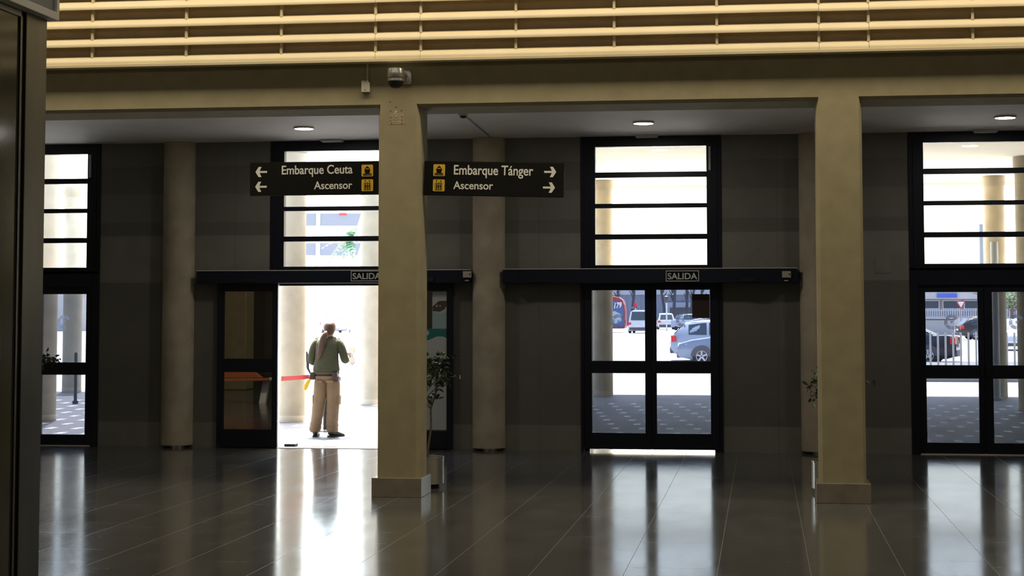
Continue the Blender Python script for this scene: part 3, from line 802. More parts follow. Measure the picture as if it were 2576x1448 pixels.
# orange bench down the hall, mirrored in the parked door leaf
T = thing('bench', (-10.3, 11.5, 0), 'orange plastic waiting bench mirrored in the parked glass door', 'bench')
b = MB(); b.prism_y([(-11.6, .38), (-9.95, .445), (-9.90, .465), (-9.95, .485), (-11.6, .44)], 11.25, 11.7); b.build('seat', MT['orange'], T, bevel=.01)
b = MB(); b.prism_y([(-11.6, .46), (-10.2, .485), (-10.42, .64), (-11.6, .72)], 11.2, 11.25); b.build('backrest', MT['orange'], T, bevel=.01)
b = MB(); b.box(-9.94, -9.69, 11.25, 11.7, .445, .505); b.build('armrest', MT['white'], T, bevel=.02)
for x in (-11.2, -10.15):
    b = MB(); b.prism_x([(11.3, .44), (11.4, .44), (11.65, 0), (11.55, 0)], x, x + .12); b.build('leg', MT['white'], T)
b = MB(); b.box(-12.86, -12.28, 5.4, 6.0, 0, 7.2)
struct(b.build('pillar', MT['render'], bevel=.03), 'square rendered pillar of the hall, mirrored in the parked glass door', 'pillar')

# ------------------------------------------------------------------ potted trees behind the pillars
def potted(x, y, label, cz, r, rz, seed, n=150):
    rnd = random.Random(seed)
    T = thing('potted_ficus', (x, y, 0), label, 'potted plant', 'potted trees of the lobby')
    b = MB(); b.lathe([(.17, 0), (.17, .05)], x, y, 36); b.build('pot_base', MT['black'], T, smooth=True)
    b = MB(); b.lathe([(.205, .045), (.210, .048), (.210, .300), (.214, .304), (.214, .316), (.198, .316), (.196, .27)], x, y, 48, False); b.build('pot', MT['steel'], T, smooth=True)
    b = MB(); b.lathe([(.197, .05), (.197, .268)], x, y, 32); b.build('soil', MT['soil'], T)
    tops = []
    for k in range(3):
        a = k * 2.1 + rnd.random(); p = [(x + .03 * math.cos(a), y + .03 * math.sin(a), .26)]
        dx, dy = .06 * math.cos(a), .06 * math.sin(a)
        for j in range(1, 6):
            f = j / 5
            p.append((x + .03 * math.cos(a) + dx * f * 1.8 + rnd.uniform(-.02, .02), y + .03 * math.sin(a) + dy * f * 1.8 + rnd.uniform(-.02, .02), .26 + f * (cz - .26)))
        tops.append(p)
        b = MB(); b.tube(p, [.014 - .0017 * j for j in range(6)], 7); b.build('trunk', MT['bark'], T, smooth=True)
    bl = MB(); br = MB()
    for k in range(26):
        base = Vector(rnd.choice(tops)[rnd.choice((3, 4, 5))]); a = rnd.uniform(0, 2 * PI); e = rnd.uniform(-.5, 1)
        tip = Vector((x, y, cz)) + Vector((math.cos(a) * r * rnd.uniform(.4, .95), math.sin(a) * r * rnd.uniform(.4, .95), e * rz * .85))
        mid = (base + tip) / 2 + Vector((0, 0, .05))
        br.tube([base, mid, tip], [.005, .004, .002], 5)
        for j in range(n // 26):
            f = rnd.uniform(.3, 1.1); c0 = base.lerp(tip, f) + Vector((rnd.gauss(0, .04), rnd.gauss(0, .04), rnd.gauss(0, .03)))
            d = Vector((rnd.gauss(0, 1), rnd.gauss(0, 1), rnd.gauss(-.5, .6))).normalized(); s = d.cross(Vector((rnd.gauss(0, 1), rnd.gauss(0, 1), rnd.gauss(0, 1)))).normalized()
            L = rnd.uniform(.05, .085); w_ = L * .26; nrm = d.cross(s) * L * .08
            v = [bl.bm.verts.new(q) for q in (c0, c0 + d * L * .35 + s * w_ - nrm, c0 + d * L * .75 + s * w_ * .7 - nrm, c0 + d * L, c0 + d * L * .75 - s * w_ * .7 - nrm, c0 + d * L * .35 - s * w_ - nrm, c0 + d * L * .5)]
            for q in ((0, 1, 6), (1, 2, 6), (2, 3, 6), (3, 4, 6), (4, 5, 6), (5, 0, 6)): bl.face([v[i] for i in q])
    br.build('branches', MT['bark'], T); f = bl.build('foliage', MT['leaf'], T); f['kind'] = 'stuff'
    return T
potted(-3.430, 17.95, 'potted ficus in steel pot behind the sign pillar', 1.15, .36, .27, 3, 420)
potted(0.690, 17.95, 'potted ficus in steel pot behind the second square pillar', 1.06, .34, .22, 5, 300)
potted(-9.30, 21.5, 'potted ficus by the leftmost door, leaves peeping past the kiosk', 1.16, .47, .20, 9, 800)

# ------------------------------------------------------------------ portico and ground outside
b = MB(); b.box(-24, 14, YW + .34, 38.62, -0.15, 0.0)
struct(b.build('portico_floor', MT['portico']), 'dark grey portico paving with small pale inlays outside the doors', 'paving')
b = MB(); b.box(-90, 90, 38.62, 420, -0.3, -0.005)
struct(b.build('ground', MT['ground']), 'sunlit pale concrete yard beyond the portico', 'ground')
b = MB(); b.box(-5.3, 14, YW + .34, 40.2, 4.62, 5.0); b.box(-5.3, 14, 39.9, 40.2, 4.55, 5.3); b.box(-24, -5.3, YW + .34, 24.75, 4.62, 5.0)  # left strip is an unseen canopy added to keep sun out of the lobby
struct(b.build('portico_ceiling', MT['soffit']), 'pale portico soffit over the outdoor columns at right, with an added unseen canopy over the left doors', 'ceiling')  # roof front edge set further out so its shade reaches the paving edge
b = MB(); b.box(3.2, 14, 46.7, 62, -.01, .11)
struct(b.build('kerb', MT['kerb']), 'raised kerb under the steel post fence outside the rightmost door', 'kerb')
OC = [(-7.62, 28.42, 'front portico column seen at left of the open doorway'), (-7.53, 33.95, 'second portico column seen at right of the open doorway'),
      (-3.37, 38.1, 'portico column seen through the left leaf of the closed double door'), (-11.78, 28.15, 'front portico column seen through the leftmost door'),
      (-15.4, 38.4, 'far portico column seen through the leftmost door'), (4.83, 33.4, 'portico column at the right edge of the rightmost door'),
      (4.84, 38.1, 'rear portico column seen through the rightmost window'), (-3.37, 28.4, 'front portico column hidden behind the wall left of the closed door'),
      (0.72, 28.4, 'front portico column behind the wall right of the closed door'), (-3.40, 33.9, 'second-row portico column left of the closed double door'), (-7.55, 38.1, 'rear portico column behind the sign pillar')]
for x, y, l in OC:
    b = MB(); b.cyl(x, y, 0, 4.63, .212, 48)
    o = b.build('column', MT['outcol'], smooth=True); struct(o, 'round pale ' + l, 'column')
    b = MB(); b.lathe([(.215, 4.40), (.24, 4.44), (.24, 4.62)], x, y, 40); b.build('capital', MT['outcol'], o, smooth=True)
    b = MB(); b.lathe([(.216, 0), (.216, .10), (.213, .105)], x, y, 40); b.build('base_ring', MT['outcol'], o, smooth=True)

# ------------------------------------------------------------------ person in the doorway, seen from behind
PX, PY = -6.205, 25.05
def pl(x, y, z): return (PX + x, PY + y, z)
P = thing('person', (PX, PY, 0), 'person seen from behind in the bright doorway, long ponytail, olive jumper and khaki cargo trousers', 'person')
# one continuous body grown from joints
J = [((.0, .0, .90), .125), ((.0, -.01, 1.05), .12), ((.01, -.015, 1.22), .135), ((.015, -.01, 1.345), .085), ((.03, .0, 1.435), .056), ((.038, .012, 1.485), .058),
     ((.040, .015, 1.545), .078), ((.040, .008, 1.590), .080), ((.040, .0, 1.625), .050),
     ((-.14, -.005, 1.345), .045), ((-.205, -.010, 1.24), .038), ((-.228, -.004, 1.095), .036), ((-.20, .11, 1.07), .032), ((-.165, .235, 1.075), .026), ((-.15, .28, 1.08), .030), ((-.135, .33, 1.08), .020),
     ((.155, -.005, 1.345), .045), ((.228, -.005, 1.24), .038), ((.258, .004, 1.112), .036), ((.252, .11, 1.095), .032), ((.245, .225, 1.115), .026), ((.245, .265, 1.135), .030), ((.24, .31, 1.15), .020),
     ((-.085, .0, .84), .095), ((-.125, .0, .62), .080), ((-.145, .0, .46), .060), ((-.16, -.01, .25), .052), ((-.165, -.015, .09), .042), ((-.165, .03, .05), .040), ((-.17, .12, .035), .034),
     ((.09, .0, .84), .095), ((.105, .0, .62), .080), ((.105, .005, .46), .060), ((.095, .0, .25), .052), ((.095, -.015, .09), .042), ((.11, .02, .05), .040), ((.17, .08, .035), .034),
     ((.055, .095, 1.535), .014), ((-.035, .005, 1.535), .012), ((.115, -.008, 1.535), .012)]
Ed = [(0, 1), (1, 2), (2, 3), (3, 4), (4, 5), (5, 6), (6, 7), (7, 8), (3, 9), (9, 10), (10, 11), (11, 12), (12, 13), (13, 14), (14, 15), (3, 16), (16, 17), (17, 18), (18, 19), (19, 20), (20, 21), (21, 22),
      (0, 23), (23, 24), (24, 25), (25, 26), (26, 27), (27, 28), (28, 29), (0, 30), (30, 31), (31, 32), (32, 33), (33, 34), (34, 35), (35, 36), (6, 37), (6, 38), (6, 39)]
def finger(root, tip, r):
    """three joints from the palm, gently curled"""
    a, c = Vector(root), Vector(tip); m = a.lerp(c, .5) + Vector((0, .006, .010))
    i = len(J); J.append((tuple(m), r)); J.append((tuple(c), r * .8))
    return [(i, i + 1)], i
for hand, sx in ((14, 1), (21, -1)):
    hp = Vector(J[hand][0])
    for k, (dx, dz, L) in enumerate(((-.024, .012, .070), (-.008, .016, .078), (.008, .014, .074), (.022, .008, .058))):
        root = hp + Vector((dx, .02, dz)); tip = hp + Vector((dx * 1.25, .02 + L, dz - .02))
        e, i = finger(root, tip, .0085); Ed.append((hand + 1 if False else hand, i)); Ed += e
    e, i = finger(hp + Vector((sx * .028, 0, .01)), hp + Vector((sx * .055, .035, .03)), .0095); Ed.append((hand, i)); Ed += e
me = bpy.data.meshes.new('body'); me.from_pydata([j[0] for j in J], Ed, [])
body = bpy.data.objects.new('body', me); COL.objects.link(body); body.parent = P
me.materials.append(MT['skin'])
md = body.modifiers.new('skin', 'SKIN'); md.use_smooth_shade = True
for i, (_, r) in enumerate(J): me.skin_vertices[0].data[i].radius = (r, r)
me.skin_vertices[0].data[0].use_root = True
md = body.modifiers.new('round', 'SUBSURF'); md.levels = 1; md.render_levels = 2
# hair: cap, tail
b = MB()
b.rings([[(pl(.040 + rx * math.cos(2 * PI * k / 20), cy_ + ry * math.sin(2 * PI * k / 20), z)) for k in range(20)] for z, rx, ry, cy_ in
         [(1.462, .045, .045, -.048), (1.485, .070, .072, -.032), (1.525, .087, .092, -.016), (1.57, .094, .104, -.008), (1.615, .086, .095, -.006), (1.645, .062, .068, -.006), (1.660, .026, .028, -.006)]])
b.build('hair', MT['hair'], P, smooth=True, sub=1)
b = MB()
b.tube([pl(.030, -.10, 1.515), pl(.010, -.135, 1.48), pl(-.018, -.145, 1.42), pl(-.040, -.150, 1.33), pl(-.058, -.150, 1.24), pl(-.078, -.145, 1.16), pl(-.092, -.138, 1.105)],
       [(.024, .024), (.038, .028), (.048, .026), (.050, .024), (.044, .020), (.030, .014), (.008, .006)], 14)
b.build('ponytail', MT['hair'], P, smooth=True, sub=1)
# jumper: torso, sleeves, hem
def ringxy(cx_, cy_, z, rx, ry, n=28, flat=.85):
    out = []
    for k in range(n):
        a = 2 * PI * k / n; c_, s_ = math.cos(a), math.sin(a)
        out.append(pl(cx_ + rx * math.copysign(abs(c_) ** flat, c_), cy_ + ry * math.copysign(abs(s_) ** flat, s_), z))
    return out
b = MB()
b.rings([ringxy(-.006, -.005, .925, .184, .125), ringxy(-.006, -.008, .945, .198, .138), ringxy(-.006, -.008, .985, .196, .134), ringxy(-.002, -.010, 1.06, .178, .124), ringxy(.003, -.012, 1.15, .168, .122),
         ringxy(.008, -.014, 1.24, .168, .126), ringxy(.010, -.012, 1.32, .176, .118), ringxy(.012, -.008, 1.375, .168, .098), ringxy(.016, -.004, 1.405, .130, .080), ringxy(.024, 0, 1.428, .085, .066), ringxy(.030, .002, 1.445, .064, .060)])
sw = b.build('sweater', MT['sweater'], P, smooth=True, sub=1)
b = MB(); b.rings([ringxy(-.006, -.005, .895, .180, .124), ringxy(-.006, -.005, .902, .187, .130), ringxy(-.006, -.006, .935, .190, .134), ringxy(-.006, -.006, .942, .184, .128)]); b.build('ribbed_hem', MT['sweater'], sw, smooth=True)
for s, (a, e, h_) in ((-1, ((-.135, -.005, 1.365), (-.232, -.012, 1.085), (-.175, .205, 1.065))), (1, ((.155, -.005, 1.365), (.262, .0, 1.105), (.248, .190, 1.105)))):
    A, E_, H_ = Vector(a), Vector(e), Vector(h_)
    pts = [A + Vector((-s * .03, 0, .01)), A + Vector((s * .02, 0, -.015)), A.lerp(E_, .35) + Vector((s * .022, 0, .01)), A.lerp(E_, .7) + Vector((s * .014, 0, 0)), E_, E_.lerp(H_, .25) + Vector((s * .004, .01, -.016)), E_.lerp(H_, .6), H_]
    b = MB(); b.tube([pl(*q) for q in pts], [.052, .066, .064, .062, .060, .056, .050, .042], 16); b.build('sleeve', MT['sweater'], sw, smooth=True, sub=1)
    b = MB(); b.tube([pl(*(A + Vector((-s * .065, 0, .055)))), pl(*(A + Vector((-s * .01, 0, .060)))), pl(*(A + Vector((s * .035, 0, .040))))], [(.024, .007), (.024, .007), (.020, .006)], 10, Vector((0, 1, 0))); b.build('epaulette', MT['sweater'], sw, smooth=True)
# trousers: hips and two baggy legs with folds at the ankle
b = MB()
b.rings([ringxy(0, 0, .80, .182, .120), ringxy(0, -.004, .84, .186, .130), ringxy(0, -.004, .88, .178, .124), ringxy(0, 0, .925, .160, .112)])
def legtube(pts, rad):
    b.rings([[pl(x + rx * math.cos(2 * PI * k / 22), y + ry * math.sin(2 * PI * k / 22), z + t * math.cos(2 * PI * k / 22)) for k in range(22)] for (x, y, z, t), (rx, ry) in zip(pts, rad)])
legtube([(-.078, 0, .85, 0), (-.084, 0, .76, 0), (-.090, 0, .66, .0), (-.100, 0, .56, 0), (-.112, 0, .49, .01), (-.118, -.004, .44, -.01), (-.128, 0, .34, 0), (-.140, -.004, .27, .012), (-.150, .0, .235, -.012), (-.150, -.006, .20, .012), (-.162, 0, .165, -.01), (-.163, -.006, .13, .012), (-.168, .0, .09, 0), (-.166, .0, .055, 0)],
        [(.102, .114), (.102, .112), (.100, .104), (.098, .098), (.090, .092), (.096, .094), (.086, .086), (.090, .090), (.076, .080), (.094, .094), (.078, .080), (.096, .096), (.080, .084), (.066, .074)])
legtube([(.088, 0, .85, 0), (.094, 0, .76, 0), (.096, 0, .66, 0), (.098, 0, .56, 0), (.096, .0, .49, 0), (.094, .0, .44, .008), (.090, 0, .34, 0), (.086, -.004, .25, -.01), (.084, .0, .20, .01), (.086, -.006, .165, -.012), (.086, 0, .13, .01), (.090, -.004, .095, 0), (.092, .0, .055, 0)],
        [(.102, .114), (.102, .112), (.100, .104), (.096, .098), (.088, .090), (.094, .094), (.086, .086), (.092, .092), (.080, .084), (.096, .096), (.078, .082), (.090, .092), (.070, .076)])
tr = b.build('trousers', MT['khaki'], P, smooth=True, sub=1)
b = MB()
b.prism_x([(PY - .06, .60), (PY + .07, .60), (PY + .07, .46), (PY - .06, .46)], PX + .160, PX + .198); b.build('cargo_pocket', MT['khaki'], tr, bevel=.012)
b = MB(); b.prism_x([(PY - .06, .60), (PY + .07, .60), (PY + .07, .46), (PY - .06, .46)], PX - .198, PX - .168); b.build('cargo_pocket', MT['khaki'], tr, bevel=.012)
for sx in (-.085, .075):
    b = MB(); b.box(PX + sx - .055, PX + sx + .055, PY - .135, PY - .118, .775, .815); b.build('pocket_flap', MT['khaki'], tr, bevel=.006)
b = MB(); b.rings([ringxy(0, 0, .872, .170, .122), ringxy(0, 0, .872, .178, .130), ringxy(0, 0, .905, .178, .130), ringxy(0, 0, .905, .170, .122)], False); b.build('belt', MT['black'], P)
for x0, x1, ya, z0, z1 in ((-.225, -.150, -.10, .815, .925), (.105, .185, -.135, .815, .925)):
    b = MB(); b.box(PX + x0, PX + x1, PY + ya, PY + ya + .075, z0, z1); q = b.build('belt_pouch', MT['pouch'], P, bevel=.014)
b = MB(); b.box(PX + .186, PX + .222, PY - .08, PY - .02, .80, .865); b.build('lilac_card', MT['lilac'], P, bevel=.006)
for x, y, a in ((-.165, .03, .15), (.115, .02, -.75)):
    b = MB()
    c_, s_ = math.cos(a), math.sin(a)
    def fp(u, v, z): return pl(x + u * c_ - v * s_, y + u * s_ + v * c_, z)
    prof = [(-.105, .030, .030, .085), (-.085, .040, .020, .10), (-.03, .043, .012, .105), (.04, .048, .012, .085), (.10, .052, .012, .060), (.14, .044, .014, .045), (.165, .022, .02, .035)]
    b.rings([[fp(hw_ * math.cos(2 * PI * k / 14), v, (zl + zh) / 2 + (zh - zl) / 2 * math.sin(2 * PI * k / 14)) for k in range(14)] for v, hw_, zl, zh in prof])
    sh = b.build('shoe', MT['boots'], P, smooth=True, sub=1)
    b = MB(); b.prism_z([fp(u, v, 0)[:2] for u, v in ((-.036, -.105), (.036, -.105), (.045, 0), (.052, .09), (.035, .155), (-.035, .155), (-.052, .09), (-.045, 0))], 0.0, .022); b.build('sole', MT['rubber'], sh, bevel=.004)
T = thing('phone', (PX + .265, PY + .29, 1.15), 'grey phone held up in the right hand of the person', 'phone')
b = MB(); b.box(PX + .215, PX + .290, PY + .285, PY + .297, 1.13, 1.20); b.build('case', MT['greyplastic'], T, bevel=.004)

# belt barrier just beyond the person
BX, BY = -6.515, 26.22
T = thing('barrier_post', (BX, BY, 0), 'black belt barrier post behind the person, red belt pulled to the doorway', 'barrier')
b = MB(); b.lathe([(.165, 0), (.165, .012), (.15, .022), (.03, .035)], BX, BY, 36); b.build('base', MT['black'], T, smooth=True)
b = MB(); b.cyl(BX, BY, .03, .90, .031, 24); b.build('post', MT['black'], T, smooth=True)
b = MB(); b.cyl(BX, BY, .785, .91, .042, 24); b.build('head', MT['black'], T, smooth=True)
b = MB(); za, zb_ = .800, .872
b.rings([[(BX - .03, BY - .03, za), (BX - .026, BY - .028, za), (BX - .026, BY - .028, za + .06), (BX - .03, BY - .03, za + .06)],
         [(-6.33, YW + .16, zb_), (-6.326, YW + .16, zb_), (-6.326, YW + .16, zb_ + .06), (-6.33, YW + .16, zb_ + .06)]])
b.build('belt', MT['red'], T)
T = thing('yellow_tag', (PX - .33, PY - .05, .74), 'yellow plastic tag hanging on a cord beside left hip of the person', 'tag')
b = MB(); b.prism_y([(PX - .255, .825), (PX - .225, .835), (PX - .225, .80), (PX - .275, .685), (PX - .300, .660), (PX - .325, .675), (PX - .318, .735), (PX - .285, .80)], PY - .055, PY - .035); b.build('tag_body', MT['tag'], T, bevel=.006)
b = MB(); b.tube([(PX - .245, PY - .045, .825), (PX - .235, PY - .06, .855), (PX - .19, PY - .08, .87)], .008, 8); b.build('cord', MT['red'], T, smooth=True)
T = thing('baton', (PX - .28, PY + .02, 1.0), 'slim dark grey stick rising beside left elbow of the person', 'baton')
b = MB(); b.tube([(PX - .305, PY + .02, 1.22), (PX - .290, PY + .02, 1.10), (PX - .285, PY + .01, .98), (PX - .235, PY - .02, .90)], [(.012, .01), (.026, .014), (.020, .014), (.012, .01)], 10); b.build('shaft', MT['bumper'], T, smooth=True)

# ------------------------------------------------------------------ vehicles
def make_car(name, label, cat, loc, rz, paint, L=4.2, W=1.75, H=1.45, prof=None, wheel=.31, ax=(.19, .80), win=None, lights=True, roofrail=False, group=None):
    """body lofted along x (front at +x); windows, wheels, lamps, bumpers and plates are parts"""
    T = thing(name, loc, label, cat, group); T.rotation_euler = (0, 0, rz)
    P_ = prof or [(0, .62, .62), (.02, .74, .74), (.10, .86, .86), (.26, .95, .95), (.30, .97, .97), (.42, .95, 1.38), (.52, .94, 1.0), (.70, .95, .99), (.86, .97, .93), (.965, .98, .70), (.99, .90, .66), (1, .70, .60)]
    P_ = [(x, bl, t if t > 2 or t < 1.2 and x < .01 else t) for x, bl, t in P_]
    st = []
    for x, belt, top in P_:
        e = min(x, 1 - x); tap = 1 - .16 * max(0, (.10 - e) / .10) ** 2
        st.append((L * (.5 - x), belt, top, W / 2 * tap))
    b = MB(); rs = []
    for X, belt, top, w_ in st:
        zb = .20 if abs(X) < L * .46 else .28
        cab = top > belt + .06
        wr = w_ * .74 if cab else w_ * .90
        half = [(w_ * .90, zb), (w_, zb + .18), (w_ * 1.0, min(.66, belt - .05)), (w_ * .955, belt), (wr + (.02 if cab else 0), top - (.07 if cab else .015)), (wr * .86, top), (wr * .4, top + .018)]
        rs.append([(X, y, z) for y, z in half] + [(X, -y, z) for y, z in reversed(half)])
    b.rings(rs)
    body = b.build('body', paint, T, smooth=True, local=True)
    # windows follow the loft between belt and roof
    def surf(X, f):
        for (a, c) in zip(st[:-1], st[1:]):
            if c[0] <= X <= a[0]:
                k = (a[0] - X) / (a[0] - c[0]); belt = a[1] + (c[1] - a[1]) * k; top = a[2] + (c[2] - a[2]) * k; w_ = a[3] + (c[3] - a[3]) * k
                wr = w_ * .74 + .02
                z0, z1 = belt + .02, max(belt + .03, top - .09)
                y0, y1 = w_ * .955, wr
                kk = (z0 - belt + f * (z1 - z0)) / max(.05, top - .07 - belt)
                return (X, y0 + (y1 - y0) * min(1, kk) + .006, z0 + f * (z1 - z0))
    for (xa, xb, za, zc_) in (win or [(.335, .50, 0, 1), (.515, .68, 0, 1), (.70, .85, 0, 1)]):
        for s in (1, -1):
            b = MB(); n = 6; lo, hi = [], []
            for k in range(n + 1):
                X = L * (.5 - (xa + (xb - xa) * k / n)); p = surf(X, 0); q = surf(X, 1)
                lo.append((p[0], s * p[1], p[2])); hi.append((q[0], s * q[1], q[2]))
            b.rings([lo, hi], False, False); b.build('side_window', MT['carglass'], T, smooth=True, local=True)
    ci = [i for i, q in enumerate(st) if q[2] > q[1] + .06]
    def screen(a, c, nm):
        (X0, b0, t0, w0), (X1, b1, t1, w1) = st[a], st[c]
        d = .012 if X0 > 0 else -.012; nz = .012
        b = MB(); b.quad((X0 + (X1 - X0) * .08 + d, w0 * .80, t0 + (t1 - t0) * .08 + nz), (X0 + (X1 - X0) * .08 + d, -w0 * .80, t0 + (t1 - t0) * .08 + nz), (X0 + (X1 - X0) * .90 + d, -w1 * .62, t0 + (t1 - t0) * .90 + nz), (X0 + (X1 - X0) * .90 + d, w1 * .62, t0 + (t1 - t0) * .90 + nz)); b.build(nm, MT['carglass'], T, local=True)
    screen(ci[0] - 1, ci[0], 'windscreen')
    screen(ci[-1] + 1, ci[-1], 'rear_window')
    for k in ax:
        for s in (1, -1):
            X = L * (.5 - k); Y = s * (W / 2 - .10)
            b = MB(); prof_ = [(wheel * .62, -.105), (wheel * .94, -.10), (wheel, -.07), (wheel, .07), (wheel * .94, .10), (wheel * .62, .105)]
            b.rings([[(X + r * math.cos(2 * PI * i / 28), Y + s * o_, wheel + r * math.sin(2 * PI * i / 28)) for i in range(28)] for r, o_ in prof_])
            wh = b.build('wheel', MT['tyre'], T, smooth=True, local=True)
            b = MB(); yo = Y + s * .107
            b.rings([[(X + r * math.cos(2 * PI * i / 24), yo + s * o_, wheel + r * math.sin(2 * PI * i / 24)) for i in range(24)] for r, o_ in ((wheel * .60, 0), (wheel * .60, .006), (wheel * .54, .008), (wheel * .54, -.0))], False)
            for i in range(5):
                a = 2 * PI * i / 5 + .3; c_, s_ = math.cos(a), math.sin(a); q = wheel * .09
                b.rings([[(X + r * c_ - t * s_, yo + s * .004, wheel + r * s_ + t * c_) for t in (-q, q)] + [(X + r * c_ + t * -s_ * -1, yo + s * .014, wheel + r * s_ - t * c_ * -1) for t in (q, -q)] for r in (.03, wheel * .57)])
            b.build('rim', MT['rim'], wh, local=True)
            b = MB()
            rr = wheel * 1.16
            poly = [(X + rr * math.cos(PI * i / 16), wheel + rr * math.sin(PI * i / 16)) for i in range(17)]
            y0 = s * (W / 2 - .02); b.prism_y(poly, min(y0, s * (W / 2 + .006)), max(y0, s * (W / 2 + .006))); b.build('wheel_arch', MT['bumper'], T, local=True)
    f, r = L / 2, -L / 2
    b = MB(); b.box(f - .12, f + .02, -W * .40, W * .40, .26, .46); b.build('front_bumper', MT['bumper'], T, local=True, bevel=.03)
    b = MB(); b.box(r - .03, r + .14, -W * .42, W * .42, .28, .50); b.build('rear_bumper', MT['bumper'], T, local=True, bevel=.03)
    b = MB(); b.box(f + .018, f + .03, -.26, .26, .36, .46); b.build('number_plate', MT['plate'], T, local=True)
    b = MB(); b.box(r - .045, r - .02, -.26, .26, .60, .70); b.build('number_plate', MT['plate'], T, local=True)
    for s in (1, -1):
        b = MB(); b.prism_z([(f - .02, s * W * .26), (f - .05, s * W * .41), (f - .32, s * W * .475), (f - .30, s * W * .30)], .60, .74); b.build('headlamp', MT['clearlamp'], T, local=True, bevel=.02)
        b = MB(); b.prism_z([(r + .0, s * W * .33), (r + .02, s * W * .45), (r + .20, s * W * .493), (r + .16, s * W * .34)], .70, .92); b.build('tail_lamp', MT['redlamp'], T, local=True, bevel=.02)
        b = MB(); b.ellipsoid((L * .16, s * (W / 2 + .07), 1.0), (.07, .09, .06), 10, 8); b.build('mirror', paint, T, smooth=True, local=True)
    if roofrail:
        for s in (1, -1):
            b = MB(); b.tube([(L * .02, s * W * .33, H - .02), (-.05 * L, s * W * .335, H + .035), (-.26 * L, s * W * .335, H + .03), (-.33 * L, s * W * .33, H - .03)], .016, 8); b.build('roof_rail', MT['stainless'], T, smooth=True, local=True)
    return T
def prof_hatch(H): return [(0, .60, .60), (.02, .72, .72), (.12, .84, .84), (.27, .93, .93), (.415, .93, H - .06), (.50, .93, H), (.66, .94, H - .01), (.82, .96, H - .09), (.90, .97, H - .20), (.965, .97, .97), (.99, .88, .88), (1, .62, .62)]
def prof_wagon(H): return [(0, .60, .60), (.02, .72, .72), (.12, .83, .83), (.30, .92, .92), (.43, .92, H - .06), (.52, .92, H), (.72, .93, H - .02), (.87, .94, H - .10), (.975, .95, .95), (.995, .86, .86), (1, .60, .60)]
def prof_sedan(H): return [(0, .60, .60), (.02, .70, .70), (.12, .82, .82), (.29, .92, .92), (.43, .92, H - .06), (.53, .92, H), (.66, .93, H - .04), (.84, .97, .98), (.93, .99, .99), (.985, .94, .94), (1, .66, .66)]
def prof_van(H): return [(0, .70, .70), (.02, .95, .95), (.14, 1.04, 1.04), (.18, 1.05, 1.10), (.27, 1.05, H - .08), (.34, 1.05, H), (.70, 1.05, H), (.955, 1.05, H - .05), (.985, 1.02, 1.02), (1, .70, .70)]
FW = PI                                        # front towards -x
make_car('hatchback_car', 'silver car with its front wheel showing low in the closed door', 'car', (-.70, 60.6, 0), FW + .04, MT['carsilver'], 4.25, 1.74, 1.44, prof_hatch(1.44), .315)
make_car('estate_car', 'pale estate car with red tail lamp behind the silver car, seen through the closed door', 'car', (-1.15, 66.5, 0), .05, MT['carwhite2'], 4.4, 1.76, 1.50, prof_wagon(1.50), .315, roofrail=True)
make_car('suv_car', 'white SUV parked tail-on in the middle of the yard', 'car', (-10.0, 188.0, 0), PI / 2 + .10, MT['carwhite'], 4.4, 1.86, 1.68, prof_wagon(1.68), .36)
make_car('grey_car', 'grey car half hidden behind the parked white SUV', 'car', (-7.6, 199, 0), .5, MT['carsilver'], 4.2, 1.75, 1.6, prof_hatch(1.6), .32)
make_car('offroad_van', 'white off-road van parked beside the painted bus', 'van', (-10.25, 153.6, 0), 1.515, MT['carwhite'], 4.5, 1.85, 1.95, prof_van(1.95), .40)
make_car('sedan_car', 'dark sedan behind the steel post fence, seen through the rightmost door', 'car', (4.4, 62.6, 0), FW - .22, MT['cardark'], 4.6, 1.78, 1.42, prof_sedan(1.42), .32)
make_car('wagon_car', 'dark brown estate car parked beyond the fence, tail lamp towards the left', 'car', (14.9, 118.2, 0), .14, MT['cargreen'], 4.7, 1.78, 1.47, prof_wagon(1.47), .33, roofrail=True)
make_car('blue_car', 'light blue car at right in the rightmost door', 'car', (15.3, 106.5, 0), .10, MT['carblue'], 4.4, 1.75, 1.42, prof_sedan(1.42), .33)
make_car('white_car', 'white car nosing in behind the fence at the right edge', 'car', (12.0, 86.2, 0), -PI / 2 - .25, MT['carwhite'], 4.3, 1.76, 1.45, prof_hatch(1.45), .32)
make_car('parked_car', 'silver blue car seen beside the person in the doorway', 'car', (-36.9, 152, 0), -PI / 2 + .5, MT['carsilver'], 4.4, 1.8, 1.75, prof_wagon(1.75), .34)

# bus with painted sides
T = thing('bus', (-18.2, 158, 0), 'red and blue painted bus numbered 179 standing in the yard', 'bus')
x0, x1 = -24.5, -11.9
b = MB()
pr = [(x0, .35), (x1 - .1, .35), (x1, .5), (x1 - .02, 1.9), (x1 - .10, 2.45), (x1 - .25, 2.87), (x1 - .6, 3.12), (x1 - 1.2, 3.22), (x0, 3.25)]
b.prism_y(pr, 157.0, 159.5); b.build('body', MT['busred'], T, bevel=.08)
b = MB(); b.prism_y([(x0 + .1, .5), (x1 - .3, .5), (x1 - .08, .62), (x1 - .12, 1.9), (x1 - .22, 2.35), (x1 - .6, 2.75), (x1 - 1.5, 2.85), (x1 - 2.6, 2.6), (x0 + .1, 2.2)], 156.97, 157.05); b.build('blue_panel', MT['busblue'], T)
b = MB(); b.prism_y([(x1 - 2.3, 1.3), (x1 - 1.7, 1.75), (x1 - .9, 1.9), (x1 - .3, 1.55), (x1 - .35, 1.0), (x1 - .9, .75), (x1 - 1.2, 1.05), (x1 - 1.8, .8)], 156.94, 156.98); b.build('pale_panel', MT['buspale'], T)
